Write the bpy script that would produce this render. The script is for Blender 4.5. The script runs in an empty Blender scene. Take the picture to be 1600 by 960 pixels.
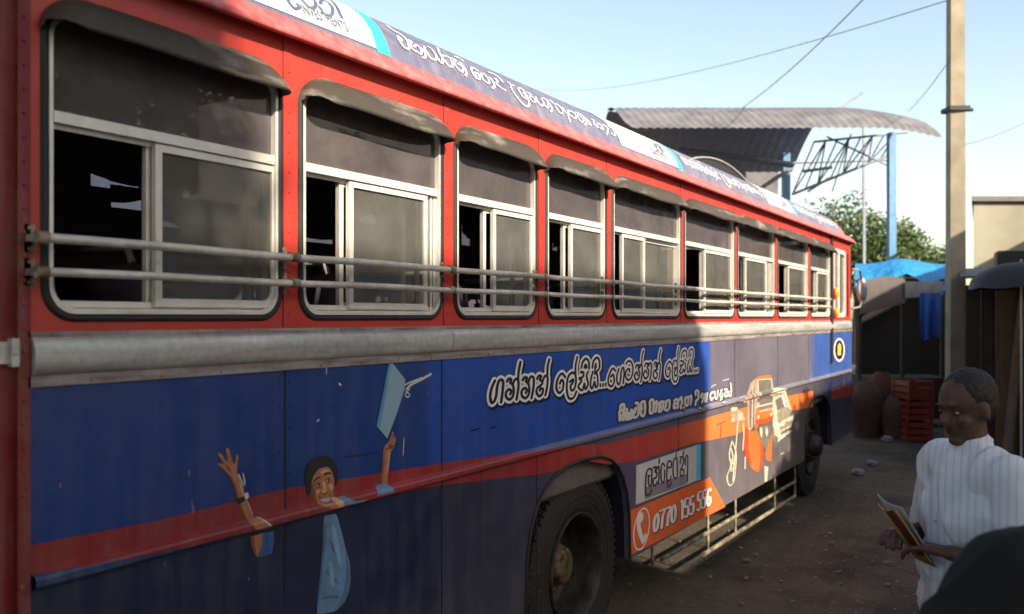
import bpy, bmesh, math, random
from mathutils import Vector, Matrix
from mathutils.geometry import tessellate_polygon

random.seed(7)
R = math.radians
scene = bpy.context.scene
COL = scene.collection

# ------------------------------------------------------------------ camera
FPX, HX, HY = 1400.0, 800.0, 496.0            # focal length and principal row, in photo pixels (1600 wide)
TH = math.atan(850.0 / FPX)                   # angle between the view axis and the length of the bus
SN, CS = math.sin(TH), math.cos(TH)
CAMY, CAMZ = -2.03, 1.78
cam_d = bpy.data.cameras.new("camera")
cam = bpy.data.objects.new("camera", cam_d)
COL.objects.link(cam)
cam_d.sensor_width = 36.0
cam_d.lens = 36.0 * FPX / 1600.0
cam_d.shift_y = (HY - 480.0) / 1600.0
cam_d.clip_start = 0.02
cam_d.clip_end = 3000
cam.location = (0, CAMY, CAMZ)
cam.rotation_euler = (R(90), 0, TH - R(90))
cam_d.dof.use_dof = True
cam_d.dof.focus_distance = 3.9
cam_d.dof.aperture_fstop = 2.6
scene.camera = cam

# ------------------------------------------------------------------ sky, sun, exposure
SUN_EL = R(30.0)
SUN_H = Vector((-0.339, -0.941, 0)).normalized()          # horizontal direction towards the sun
w = bpy.data.worlds.new("World")
scene.world = w
w.use_nodes = True
wn = w.node_tree.nodes
sky = wn.new("ShaderNodeTexSky")
sky.sky_type = 'NISHITA'
sky.sun_disc = False
sky.sun_elevation = SUN_EL
sky.sun_rotation = math.atan2(SUN_H.x, SUN_H.y)
sky.air_density = 1.0
sky.dust_density = 1.5
sky.ozone_density = 0.6
bg = wn["Background"]
bg.inputs[1].default_value = 0.128
sky_tint = wn.new("ShaderNodeMix")                 # warm tint multiplied into the sky colour
sky_tint.data_type = 'RGBA'
sky_tint.blend_type = 'MULTIPLY'
sky_tint.inputs[0].default_value = 1.0
sky_tint.inputs[7].default_value = (1.24, 1.10, .92, 1)
w.node_tree.links.new(sky.outputs[0], sky_tint.inputs[6])
w.node_tree.links.new(sky_tint.outputs[2], bg.inputs[0])

sun_d = bpy.data.lights.new("sun", 'SUN')
sun_d.energy = 4.3
sun_d.angle = R(0.6)
sun_d.color = (1.0, 0.86, 0.66)
sun = bpy.data.objects.new("sun", sun_d)
COL.objects.link(sun)
sv = Vector((SUN_H.x * math.cos(SUN_EL), SUN_H.y * math.cos(SUN_EL), math.sin(SUN_EL)))
sun.rotation_euler = (-sv).to_track_quat('-Z', 'Y').to_euler()
sun.location = (0, -10, 20)

vs = scene.view_settings
vs.view_transform = 'Standard'
vs.look = 'None'
vs.exposure = 1.12
vs.gamma = 1.0
vs.use_curve_mapping = False


# ------------------------------------------------------------------ survey of the photograph
def S(px, py, y=0.0):
    """photo point -> (length along bus, height) on a plane parallel to the bus side"""
    d = y - CAMY
    k = (px - HX) / FPX
    t = d * (CS + k * SN) / (SN - k * CS)
    D = t * CS + d * SN
    return t, CAMZ + (HY - py) * D / FPX


def T(px, y=0.0):
    return S(px, HY, y)[0]


def P(px, py, D):
    """photo point at a given distance -> world point"""
    X = (px - HX) / FPX * D
    return Vector((X * SN + D * CS, CAMY + D * SN - X * CS, CAMZ + (HY - py) * D / FPX))


# ------------------------------------------------------------------ mesh helpers
class MB:
    def __init__(s):
        s.v, s.f, s.sm = [], [], []

    def add(s, vs_, fs_, smooth=False):
        o = len(s.v)
        s.v += [tuple(p) for p in vs_]
        s.f += [tuple(i + o for i in f) for f in fs_]
        s.sm += [smooth] * len(fs_)
        return s

    def box(s, x0, x1, y0, y1, z0, z1):
        v = [(x, y, z) for x in (x0, x1) for y in (y0, y1) for z in (z0, z1)]
        return s.add(v, [(0, 1, 3, 2), (4, 6, 7, 5), (0, 4, 5, 1), (2, 3, 7, 6), (0, 2, 6, 4), (1, 5, 7, 3)])

    def obox(s, c, ux, uy, uz):
        c, ux, uy, uz = map(Vector, (c, ux, uy, uz))
        v = [c + ux * a + uy * b + uz * d for a in (-1, 1) for b in (-1, 1) for d in (-1, 1)]
        return s.add(v, [(0, 1, 3, 2), (4, 6, 7, 5), (0, 4, 5, 1), (2, 3, 7, 6), (0, 2, 6, 4), (1, 5, 7, 3)])

    def tube(s, pts, r, n=10, caps=True, smooth=True):
        pts = [Vector(p) for p in pts]
        rs = r if isinstance(r, (list, tuple)) else [r] * len(pts)
        rings, prev = [], None
        for i, p in enumerate(pts):
            a = pts[max(i - 1, 0)]
            b = pts[min(i + 1, len(pts) - 1)]
            d = (b - a).normalized()
            if prev is None:
                up = Vector((0, 0, 1)) if abs(d.z) < .9 else Vector((1, 0, 0))
                u = d.cross(up).normalized()
            else:
                u = (prev - d * prev.dot(d)).normalized()
            prev = u
            q = d.cross(u)
            rings.append([p + (u * math.cos(2 * math.pi * j / n) + q * math.sin(2 * math.pi * j / n)) * rs[i] for j in range(n)])
        v = [p for rg in rings for p in rg]
        f = []
        for i in range(len(rings) - 1):
            for j in range(n):
                f.append((i * n + j, i * n + (j + 1) % n, (i + 1) * n + (j + 1) % n, (i + 1) * n + j))
        s.add(v, f, smooth)
        if caps:
            s.add(rings[0], [tuple(range(n))][::-1])
            s.add(rings[-1], [tuple(reversed(range(n)))])
        return s

    def capsule(s, p0, r0, p1, r1, n=12):
        p0, p1 = Vector(p0), Vector(p1)
        d = (p1 - p0)
        L = d.length
        d = d / L if L > 1e-6 else Vector((0, 0, 1))
        pts, rs = [], []
        for k in range(5):
            a = math.pi / 2 * (1 - k / 4)
            pts.append(p0 - d * r0 * math.sin(a)); rs.append(max(r0 * math.cos(a), r0 * .03))
        for k in range(5):
            a = math.pi / 2 * k / 4
            pts.append(p1 + d * r1 * math.sin(a)); rs.append(max(r1 * math.cos(a), r1 * .03))
        return s.tube(pts, rs, n)

    def ell(s, c, rx, ry, rz, n=16, m=10, rot=None):
        c = Vector(c)
        v, f = [], []
        for i in range(m + 1):
            a = math.pi * i / m
            for j in range(n):
                b = 2 * math.pi * j / n
                p = Vector((rx * math.sin(a) * math.cos(b), ry * math.sin(a) * math.sin(b), rz * math.cos(a)))
                if rot:
                    p = rot @ p
                v.append(c + p)
        for i in range(m):
            for j in range(n):
                f.append((i * n + j, (i + 1) * n + j, (i + 1) * n + (j + 1) % n, i * n + (j + 1) % n))
        return s.add(v, f, True)

    def rings(s, rings, closed=True, cap=False, smooth=True):
        n = len(rings[0])
        v = [p for r in rings for p in r]
        f = []
        for i in range(len(rings) - 1):
            for j in range(n if closed else n - 1):
                f.append((i * n + j, i * n + (j + 1) % n, (i + 1) * n + (j + 1) % n, (i + 1) * n + j))
        s.add(v, f, smooth)
        if cap:
            s.add(rings[0], [tuple(reversed(range(n)))])
            s.add(rings[-1], [tuple(range(n))])
        return s

    def lathe_y(s, cx, cy, cz, prof, n=48, smooth=True):
        """profile of (radius, y offset) turned about an axis along y"""
        rg = [[(cx + r * math.cos(2 * math.pi * j / n), cy + yo, cz + r * math.sin(2 * math.pi * j / n)) for j in range(n)] for r, yo in prof]
        return s.rings(rg, True, False, smooth)

    def extrude_x(s, prof, xs, closed=False, smooth=True):
        """profile of (y, z) run along x"""
        rg = [[(x, y, z) for y, z in prof] for x in xs]
        return s.rings(rg, closed, False, smooth)

    def rivet(s, x, y, z, r=.006, h=.004):
        n = 7
        ring = [(x + r * math.cos(2 * math.pi * j / n), y, z + r * math.sin(2 * math.pi * j / n)) for j in range(n)]
        ring2 = [(x + .6 * r * math.cos(2 * math.pi * j / n), y - h, z + .6 * r * math.sin(2 * math.pi * j / n)) for j in range(n)]
        s.rings([ring, ring2], True)
        return s.add(ring2, [tuple(range(n))])

    def poly(s, outer, holes, fn):
        """flat polygon with holes in (t, z), placed by fn"""
        loops = [[Vector((a, b, 0)) for a, b in l] for l in [outer] + list(holes)]
        flat = [p for l in loops for p in l]
        tris = tessellate_polygon(loops)
        v = [fn(p.x, p.y) for p in flat]
        f = []
        for t in tris:
            a, b, c = (flat[i] for i in t)
            cr = (b.x - a.x) * (c.y - a.y) - (b.y - a.y) * (c.x - a.x)
            if abs(cr) < 1e-10:
                continue
            f.append(tuple(t) if cr > 0 else (t[0], t[2], t[1]))
        return s.add(v, f)

    def build(s, name, m, parent=None, origin=None):
        me = bpy.data.meshes.new(name)
        o_ = origin if origin is not None else (ORG.get(parent.name, Vector()) if parent else Vector())
        o_ = Vector(o_)
        me.from_pydata([tuple(Vector(p) - o_) for p in s.v], [], s.f)
        me.polygons.foreach_set("use_smooth", s.sm)
        for mm in (m if isinstance(m, (list, tuple)) else [m]):
            me.materials.append(mm)
        me.update()
        ob = bpy.data.objects.new(name, me)
        COL.objects.link(ob)
        if parent:
            ob.parent = parent
            ORG[ob.name] = o_
        else:
            ob.location = o_
            ORG[ob.name] = o_
        return ob


ORG = {}


def thing(name, label, cat, loc=(0, 0, 0), group=None):
    o = bpy.data.objects.new(name, None)
    COL.objects.link(o)
    o.location = loc
    o.empty_display_size = .2
    ORG[o.name] = Vector(loc)
    tag(o, label, cat, group)
    return o


def tag(o, label=None, cat=None, group=None, kind=None):
    if label: o["label"] = label
    if cat: o["category"] = cat
    if group: o["group"] = group
    if kind: o["kind"] = kind
    return o


def remesh(ob, voxel, smooth=4):
    """fuse the closed shapes of a mesh into one continuous skin"""
    md = ob.modifiers.new("fuse", 'REMESH')
    md.mode = 'VOXEL'
    md.voxel_size = voxel
    md.use_smooth_shade = True
    if smooth:
        sm = ob.modifiers.new("soften", 'SMOOTH')
        sm.factor = .5
        sm.iterations = smooth
    dg = bpy.context.evaluated_depsgraph_get()
    me = bpy.data.meshes.new_from_object(ob.evaluated_get(dg))
    old = ob.data
    ob.modifiers.clear()
    ob.data = me
    me.name = ob.name
    if not me.materials:
        for m in old.materials:
            me.materials.append(m)
    return ob


# ------------------------------------------------------------------ materials
def newmat(name):
    m = bpy.data.materials.new(name)
    m.use_nodes = True
    nt = m.node_tree
    return m, nt, nt.nodes["Principled BSDF"]


def noise(nt, scale, detail=4, rough=.55, vec=None, stretch=None):
    n = nt.nodes.new("ShaderNodeTexNoise")
    n.inputs["Scale"].default_value = scale
    n.inputs["Detail"].default_value = detail
    n.inputs["Roughness"].default_value = rough
    tc = nt.nodes.new("ShaderNodeTexCoord")
    if stretch:
        mp = nt.nodes.new("ShaderNodeMapping")
        mp.inputs["Scale"].default_value = stretch
        nt.links.new(tc.outputs["Object"], mp.inputs[0])
        nt.links.new(mp.outputs[0], n.inputs["Vector"])
    else:
        nt.links.new(tc.outputs["Object"], n.inputs["Vector"])
    return n


def ramp(nt, src, stops, interp='LINEAR'):
    r = nt.nodes.new("ShaderNodeValToRGB")
    cr = r.color_ramp
    cr.interpolation = interp
    while len(cr.elements) < len(stops):
        cr.elements.new(.5)
    for e, (p, c) in zip(cr.elements, stops):
        e.position = p
        e.color = (*c, 1) if len(c) == 3 else c
    nt.links.new(src, r.inputs[0])
    return r


def mixcol(nt, fac, a, b, mode='MIX'):
    m = nt.nodes.new("ShaderNodeMix")
    m.data_type = 'RGBA'
    m.blend_type = mode
    for sock, val in ((m.inputs[0], fac), (m.inputs[6], a), (m.inputs[7], b)):
        if hasattr(val, "is_output"):
            nt.links.new(val, sock)
        elif isinstance(val, (int, float)):
            sock.default_value = val
        else:
            sock.default_value = (*val, 1)
    return m.outputs[2]


def bump(nt, p, src, strength, dist=.01):
    b = nt.nodes.new("ShaderNodeBump")
    b.inputs["Strength"].default_value = strength
    b.inputs["Distance"].default_value = dist
    nt.links.new(src, b.inputs["Height"])
    nt.links.new(b.outputs[0], p.inputs["Normal"])
    return b


def M(name, col, rough=.6, metal=0., var=.18, scale=8., bmp=0., bscale=60., dist=.004, stretch=None):
    m, nt, p = newmat(name)
    n = noise(nt, scale, 5, .6, stretch=stretch)
    lo = tuple(c * (1 - var) for c in col)
    hi = tuple(min(1, c * (1 + var)) for c in col)
    r = ramp(nt, n.outputs[0], [(.3, lo), (.7, hi)])
    nt.links.new(r.outputs[0], p.inputs["Base Color"])
    p.inputs["Roughness"].default_value = rough
    p.inputs["Metallic"].default_value = metal
    if bmp:
        n2 = noise(nt, bscale, 3, .5, stretch=stretch)
        bump(nt, p, n2.outputs[0], bmp, dist)
    return m


BUS_ORG = Vector((6.0, 1.25, 0.0))


def bus_paint(name, stops, rough=.38, dust=(.30, .27, .23), dustfac=.22, hdust=0.0, zlo=.4, zhi=1.2, warp=.25):
    """painted sheet metal; stops = [(length along bus, colour)...] one colour or several"""
    m, nt, p = newmat(name)
    tc = nt.nodes.new("ShaderNodeTexCoord")
    sx = nt.nodes.new("ShaderNodeSeparateXYZ")
    nt.links.new(tc.outputs["Object"], sx.inputs[0])
    if len(stops) == 1:
        rgb = nt.nodes.new("ShaderNodeRGB")
        rgb.outputs[0].default_value = (*stops[0][1], 1)
        base = rgb.outputs[0]
    else:
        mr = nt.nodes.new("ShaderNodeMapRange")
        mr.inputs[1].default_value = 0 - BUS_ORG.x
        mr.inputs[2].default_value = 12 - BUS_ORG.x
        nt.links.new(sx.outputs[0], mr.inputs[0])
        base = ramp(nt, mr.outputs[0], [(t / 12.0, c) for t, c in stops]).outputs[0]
    n1 = noise(nt, 1.3, 6, .65)
    v = ramp(nt, n1.outputs[0], [(.3, (.78, .78, .78)), (.7, (1.12, 1.12, 1.12))])
    base = mixcol(nt, 1.0, base, v.outputs[0], 'MULTIPLY')
    # grime: fine blotches and rain streaks
    n2 = noise(nt, 9, 8, .7)
    n3 = noise(nt, 1.0, 5, .6, stretch=(26, 26, 1.6))
    g = nt.nodes.new("ShaderNodeMath"); g.operation = 'MULTIPLY'
    nt.links.new(n2.outputs[0], g.inputs[0]); nt.links.new(n3.outputs[0], g.inputs[1])
    gr = ramp(nt, g.outputs[0], [(.18, (0, 0, 0)), (.42, (1, 1, 1))])
    gm = nt.nodes.new("ShaderNodeMath"); gm.operation = 'MULTIPLY'
    nt.links.new(gr.outputs[0], gm.inputs[0]); gm.inputs[1].default_value = dustfac
    fac = gm.outputs[0]
    if hdust:
        mz = nt.nodes.new("ShaderNodeMapRange")
        mz.inputs[1].default_value = zhi; mz.inputs[2].default_value = zlo
        mz.inputs[3].default_value = 0; mz.inputs[4].default_value = hdust
        nt.links.new(sx.outputs[2], mz.inputs[0])
        nn = nt.nodes.new("ShaderNodeMath"); nn.operation = 'MULTIPLY_ADD'
        nt.links.new(mz.outputs[0], nn.inputs[0]); nt.links.new(n2.outputs[0], nn.inputs[1]); nt.links.new(fac, nn.inputs[2])
        nn.use_clamp = True
        fac = nn.outputs[0]
    col = mixcol(nt, fac, base, dust)
    # chips and scratches
    n4 = noise(nt, 38, 3, .6, stretch=(1.0, 1.0, .45))
    ch = ramp(nt, n4.outputs[0], [(.735, (0, 0, 0)), (.75, (1, 1, 1))])
    ch2 = nt.nodes.new("ShaderNodeMath"); ch2.operation = 'MULTIPLY'; ch2.inputs[1].default_value = .45
    nt.links.new(ch.outputs[0], ch2.inputs[0])
    col = mixcol(nt, ch2.outputs[0], col, (.33, .30, .28))
    nt.links.new(col, p.inputs["Base Color"])
    rr = nt.nodes.new("ShaderNodeMapRange")
    nt.links.new(n2.outputs[0], rr.inputs[0])
    rr.inputs[3].default_value = rough - .1; rr.inputs[4].default_value = rough + .25
    nt.links.new(rr.outputs[0], p.inputs["Roughness"])
    n5 = noise(nt, 2.6, 2, .5)
    bump(nt, p, n5.outputs[0], warp, .012)
    return m


def glass_mat(name, tint, dustcol, dustfac, gloss_rough=.03):
    m = bpy.data.materials.new(name)
    m.use_nodes = True
    nt = m.node_tree
    nt.nodes.remove(nt.nodes["Principled BSDF"])
    out = nt.nodes["Material Output"]
    tr = nt.nodes.new("ShaderNodeBsdfTransparent"); tr.inputs[0].default_value = (*tint, 1)
    df = nt.nodes.new("ShaderNodeBsdfDiffuse"); df.inputs[0].default_value = (*dustcol, 1)
    gl = nt.nodes.new("ShaderNodeBsdfGlossy"); gl.inputs["Roughness"].default_value = gloss_rough
    n = noise(nt, 5, 7, .7)
    r = ramp(nt, n.outputs[0], [(.25, (dustfac * .6,) * 3), (.75, (min(1, dustfac * 1.35),) * 3)])
    m1 = nt.nodes.new("ShaderNodeMixShader")
    nt.links.new(r.outputs[0], m1.inputs[0]); nt.links.new(tr.outputs[0], m1.inputs[1]); nt.links.new(df.outputs[0], m1.inputs[2])
    fr = nt.nodes.new("ShaderNodeFresnel"); fr.inputs[0].default_value = 1.75
    n2 = noise(nt, 1.4, 2, .5)
    b = nt.nodes.new("ShaderNodeBump"); b.inputs["Strength"].default_value = .05; b.inputs["Distance"].default_value = .02
    nt.links.new(n2.outputs[0], b.inputs["Height"]); nt.links.new(b.outputs[0], gl.inputs["Normal"])
    m2 = nt.nodes.new("ShaderNodeMixShader")
    nt.links.new(fr.outputs[0], m2.inputs[0]); nt.links.new(m1.outputs[0], m2.inputs[1]); nt.links.new(gl.outputs[0], m2.inputs[2])
    nt.links.new(m2.outputs[0], out.inputs[0])
    return m


def worn_mat(name, dark, pale, rough=.6, lo=.42, hi=.62, stretch=(3, 3, 9), metal=0.):
    m, nt, p = newmat(name)
    n = noise(nt, 2.2, 6, .6, stretch=stretch)
    n2 = noise(nt, 40, 4, .6)
    r = ramp(nt, n.outputs[0], [(lo, dark), (hi, pale)])
    v = ramp(nt, n2.outputs[0], [(.3, (.8, .8, .8)), (.7, (1.1, 1.1, 1.1))])
    nt.links.new(mixcol(nt, 1.0, r.outputs[0], v.outputs[0], 'MULTIPLY'), p.inputs["Base Color"])
    p.inputs["Roughness"].default_value = rough
    p.inputs["Metallic"].default_value = metal
    bump(nt, p, n2.outputs[0], .15, .003)
    return m


RED = (.53, .040, .026)
NAVY = (.008, .040, .20)
ROYAL = (.014, .075, .40)
SLATE = (.125, .118, .165)
m_red = bus_paint("red bus paint", [(0, RED)], dust=(.26, .13, .12), dustfac=.14)
m_redrear = bus_paint("shaded red rear paint", [(0, (.20, .016, .018))], rough=.55, dustfac=.3, warp=.6)  # the bus red darkened for tree shade, with dirt
m_gutter = bus_paint("red gutter paint", [(0, (.62, .10, .10))], rough=.42, dust=(.6, .45, .45), dustfac=.35)
m_upblue = bus_paint("blue side film", [(2.70, NAVY), (2.78, ROYAL), (T(1106), ROYAL), (T(1112), SLATE), (T(1262), (.13, .12, .155)), (T(1276), (.035, .09, .34)), (11.2, (.03, .085, .33))], dustfac=.10)
m_lowblue = bus_paint("dark side film", [(2.75, (.010, .017, .060)), (2.85, (.026, .029, .066)), (3.4, (.045, .044, .085)), (4.6, (.085, .08, .14)), (T(1112), (.105, .092, .118)), (T(1250), (.10, .085, .09)), (T(1296), (.013, .017, .055))], dustfac=.12, hdust=.35, zlo=.3, zhi=.85)  # last stop darkened: shade at the bus front put into the colour
m_ledge = bus_paint("side moulding paint", [(T(300), (.02, .045, .14)), (T(440), (.22, .03, .04)), (T(745), (.34, .04, .045)), (T(835), (.10, .12, .26)), (T(1076), (.12, .15, .30)), (T(1112), (.20, .19, .25)), (11, (.15, .14, .2))], dustfac=.3)
m_roofblue = bus_paint("roof film", [(0, (.135, .135, .225))], rough=.34, dust=(.40, .39, .42), dustfac=.35, warp=.1)
m_rooftop = M("weathered roof sheet", (.42, .42, .40), .6)
m_stripe = bus_paint("red stripe film", [(2.0, (.27, .018, .022)), (3.6, (.34, .024, .024)), (5.2, (.46, .045, .03)), (6.0, (.80, .17, .035))], dustfac=.2)
m_orange = bus_paint("orange film", [(0, (.84, .145, .025))], dustfac=.2)
m_black = M("black rubber", (.018, .018, .019), .65, bmp=.1)
m_seam = M("seam shadow gap", (.012, .012, .02), .8)
m_alu = M("aluminium window section", (.74, .72, .67), .42, .25, .12, 14, .08, 120, .002)
m_alud = M("dull aluminium", (.40, .39, .37), .5, .5, .15, 14)
m_belt = worn_mat("brushed belt moulding", (.36, .365, .365), (.60, .59, .56), .40, .3, .7, (1.2, 8, 14), .25)
m_rail = worn_mat("worn steel rail", (.46, .43, .39), (.72, .69, .62), .45, .35, .6, (2, 8, 8), .2)
m_rust = worn_mat("rusty clamp", (.16, .10, .06), (.42, .36, .28), .7, .4, .6, (9, 9, 9), .2)
m_hood = worn_mat("weathered rain hood", (.058, .047, .037), (.30, .28, .25), .62, .54, .74, (1.4, 3, 7))
m_upglass = glass_mat("tinted upper glass", (.09, .09, .10), (.30, .265, .28), .30, .012)
m_lowglass = glass_mat("dusty sliding glass", (.50, .53, .51), (.33, .33, .30), .30, .03)
m_clear = glass_mat("tinted far glass", (.115, .10, .14), (.1, .1, .1), .25)
m_inside = M("dark interior lining", (.11, .10, .095), .8)
m_seat = M("dark seat cloth", (.06, .05, .075), .85, bmp=.2)
m_seatcover = M("pale seat cover", (.35, .33, .28), .8)
m_pole = M("cream grab pole", (.62, .56, .42), .4)
m_floor = M("bus floor", (.05, .045, .04), .8)
m_chassis = M("dirty chassis steel", (.035, .03, .026), .8, 0, .3, 10, .2)
m_tyre = M("dusty tyre rubber", (.020, .019, .019), .82, 0, .3, 20, .2, 90)
m_rim = worn_mat("grimy wheel steel", (.014, .013, .012), (.05, .045, .038), .6, .4, .65, (6, 6, 6), .2)
m_hub = worn_mat("worn hub metal", (.035, .028, .018), (.22, .17, .09), .5, .4, .6, (7, 7, 7), .4)
m_white = bus_paint("white film", [(0, (.60, .60, .61))], rough=.4, dust=(.4, .38, .35), dustfac=.25, warp=.05)
m_whitel = M("white lettering film", (.80, .79, .76), .5, 0, .06)
m_greyl = M("grey lettering film", (.60, .59, .56), .5, 0, .1)
m_darkl = M("black lettering film", (.012, .014, .03), .5)
m_shadl = M("navy lettering outline", (.006, .012, .06), .5)
m_steelbl = M("slate blue lettering film", (.09, .13, .22), .5)
m_cyan = M("cyan film", (.05, .52, .72), .45, 0, .08)
m_greyband = M("grey violet film", (.26, .24, .29), .5)
m_skinp = M("printed skin", (.42, .17, .085), .5, 0, .22, 22)
m_skinp2 = M("printed skin highlight", (.60, .34, .20), .5, 0, .15, 22)
m_hairp = M("printed hair", (.016, .013, .016), .6)
m_shirtp = M("printed pale blue shirt", (.13, .25, .40), .5, 0, .22, 14)
m_jacketp = M("printed navy jacket", (.017, .021, .060), .5, 0, .3, 6)
m_sleevep = M("printed blue sleeve", (.045, .10, .28), .5, 0, .35, 18, stretch=(3, 3, .6))
m_bookp = M("printed pale blue board", (.27, .40, .50), .5, 0, .06)
m_bookedge = M("printed blue board edge", (.10, .30, .58), .5)
m_creamp = M("printed cream car", (.55, .50, .38), .5, 0, .22, 16)
m_tanp = M("printed tan canopy", (.38, .26, .20), .5, 0, .22, 18)
m_dgreyp = M("printed dark glass", (.15, .135, .12), .5, 0, .3, 18)
m_yellow = M("yellow paint", (.85, .55, .05), .5)
m_amber = M("amber lens", (.85, .32, .03), .25)
m_mirror, _nt, _p = newmat("mirror glass")
_p.inputs["Metallic"].default_value = 1; _p.inputs["Roughness"].default_value = .22; _p.inputs["Base Color"].default_value = (.85, .87, .88, 1)
m_whiteplastic = M("white plastic", (.78, .78, .76), .4, 0, .05)

# ------------------------------------------------------------------ ground
def ground_mat():
    m, nt, p = newmat("packed earth and old asphalt")
    n1 = noise(nt, .35, 6, .62)
    n2 = noise(nt, 3.2, 8, .7)
    n3 = noise(nt, 60, 4, .7)
    r1 = ramp(nt, n1.outputs[0], [(.35, (.066, .052, .044)), (.65, (.125, .098, .076))])
    r2 = ramp(nt, n2.outputs[0], [(.3, (.55, .55, .57)), (.7, (1.15, 1.12, 1.06))])
    r3 = ramp(nt, n3.outputs[0], [(.3, (.72, .72, .72)), (.72, (1.25, 1.22, 1.15))])
    c = mixcol(nt, 1, r1.outputs[0], r2.outputs[0], 'MULTIPLY')
    c = mixcol(nt, 1, c, r3.outputs[0], 'MULTIPLY')
    n4 = noise(nt, .9, 5, .65)
    st_ = ramp(nt, n4.outputs[0], [(.50, (1, 1, 1)), (.60, (.55, .53, .52))])
    c = mixcol(nt, 1, c, st_.outputs[0], 'MULTIPLY')
    n5 = noise(nt, 1.0, 4, .6, stretch=(.25, 2.6, 1))
    tr_ = ramp(nt, n5.outputs[0], [(.42, (.80, .80, .82)), (.58, (1.15, 1.13, 1.1))])
    c = mixcol(nt, 1, c, tr_.outputs[0], 'MULTIPLY')
    n6 = noise(nt, 22, 2, .5)
    pb_ = ramp(nt, n6.outputs[0], [(.66, (0, 0, 0)), (.70, (1, 1, 1))])
    c = mixcol(nt, pb_.outputs[0], c, (.17, .145, .12))
    nt.links.new(c, p.inputs["Base Color"])
    p.inputs["Roughness"].default_value = .9
    ad = nt.nodes.new("ShaderNodeMath"); ad.operation = 'MULTIPLY_ADD'
    nt.links.new(n2.outputs[0], ad.inputs[0]); ad.inputs[1].default_value = 2.0
    nt.links.new(n3.outputs[0], ad.inputs[2])
    bump(nt, p, ad.outputs[0], .6, .012)
    return m


g = MB()
NX = 60
gv, gf = [], []
xs = [-600, -60] + [-20 + i * 1.2 for i in range(NX)] + [120, 900]
ys = [-600, -60] + [-15 + i * 1.2 for i in range(40)] + [120, 900]
for x in xs:
    for y in ys:
        near = abs(x) < 60 and abs(y) < 40
        gv.append((x, y, (random.uniform(-.012, .0) if near else 0)))
for i in range(len(xs) - 1):
    for j in range(len(ys) - 1):
        a = i * len(ys) + j
        gf.append((a, a + len(ys), a + len(ys) + 1, a + 1))
g.add(gv, gf, True)
tag(g.build("ground", ground_mat()), kind="structure")

# loose stones on the ground by the bus
st = MB()
for i in range(420):
    x = random.uniform(3.2, 13); y = random.uniform(-2.0, 1.8); r = random.uniform(.006, .022)
    st.ell((x, y, r * .35), r, r * random.uniform(.6, 1), r * .6, 6, 4, Matrix.Rotation(random.uniform(0, 3), 3, 'Z'))
tag(st.build("gravel", M("stone chips", (.22, .18, .13), .9, 0, .3, 30)), "loose stone chips scattered on the bare earth beside the bus", "gravel", kind="stuff")

# ================================================================== THE BUS
bus = thing("passenger_bus", "old red and blue passenger bus with advert film along its side and sliding windows", "bus", BUS_ORG)

REAR, FRONT = 1.186, 10.86
ZB0, ZB1 = 1.617, 1.746          # belt
ZG = 2.655                       # under the gutter
ZSILL, ZHEAD = 1.768, 2.535


def rrect(x0, x1, z0, z1, r, n=6):
    pts = []
    for cx, cz, a0 in ((x1 - r, z0 + r, -90), (x1 - r, z1 - r, 0), (x0 + r, z1 - r, 90), (x0 + r, z0 + r, 180)):
        for k in range(n + 1):
            a = R(a0 + 90 * k / n)
            pts.append((cx + r * math.cos(a), cz + r * math.sin(a)))
    return pts


# windows: rubber left, right (photo), sashes [(left,right,layer)], loose tracks
WIN = [
    (62, 440, [(228, 418, 1), (243, 433, 0)], []),
    (465, 691, [(530, 655, 1), (546, 668, 0)], [674, 679]),
    (708, 838, [(755, 823, 1), (771, 833, 0)], []),
    (851, 946, [(880, 934, 1), (892, 942, 0)], []),
    (955, 1063, [(1004, 1059, 1), (972, 1008, 0)], []),
    (1067.5, 1147, [(1096, 1137, 1), (1101, 1143.5, 0)], []),
    (1151, 1210, [(1161, 1193, 1), (1165, 1198, 0)], [1202, 1204.5]),
    (1214, 1262, [(1228, 1254, 1), (1232, 1259, 0)], []),
    (1265.5, 1296.5, [(1273, 1290, 1), (1277, 1294.5, 0)], []),
]
SEAMS = [448.5, 697, 844, 950, 1064.5, 1148.5, 1212, 1263.5]
holes, wins = [], []
for l, r, sash, tr in WIN:
    t0, t1 = T(l), T(r)
    rad = min(.085, (t1 - t0) * .13)
    wins.append((t0, t1, rad))
    holes.append(rrect(t0 + .006, t1 - .006, ZSILL + .006, ZHEAD - .006, rad))
DW = (T(1302.5), T(1319.5), 1.80, 2.50)                   # driver's window
holes.append(rrect(DW[0], DW[1], DW[2], DW[3], .06))


def side(y):
    return lambda t, z: (t, y, z)


def panel(outer, hls, y, depth):
    m = MB()
    m.poly(outer, hls, side(y))
    for l in [outer] + list(hls):
        n = len(l)
        v = [(a, y, b) for a, b in l] + [(a, y + depth, b) for a, b in l]
        m.add(v, [(i, (i + 1) % n, n + (i + 1) % n, n + i) for i in range(n)])
    return m


up = panel([(REAR, ZB1 - .02), (FRONT, ZB1 - .02), (FRONT, ZG), (REAR, ZG)], holes, 0, .035)
for sx_ in SEAMS:
    t = T(sx_)
    wd = .016
    up.box(t - wd, t + wd, -.0025, .0005, ZB1 + .004, ZG - .002)
    z = ZB1 + .05
    while z < ZG - .03:
        up.rivet(t + .006, -.0025, z, .0055, .0035); z += .062
up.build("upper_side_panel", m_red, bus)
m_joint = M("dark red joint", (.16, .016, .014), .7)
for sx_ in SEAMS:
    t = T(sx_)
    MB().box(t - .0195, t - .0165, -.0012, .001, ZB1 + .004, ZG - .002).build("panel_seam", m_joint, bus)
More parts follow.
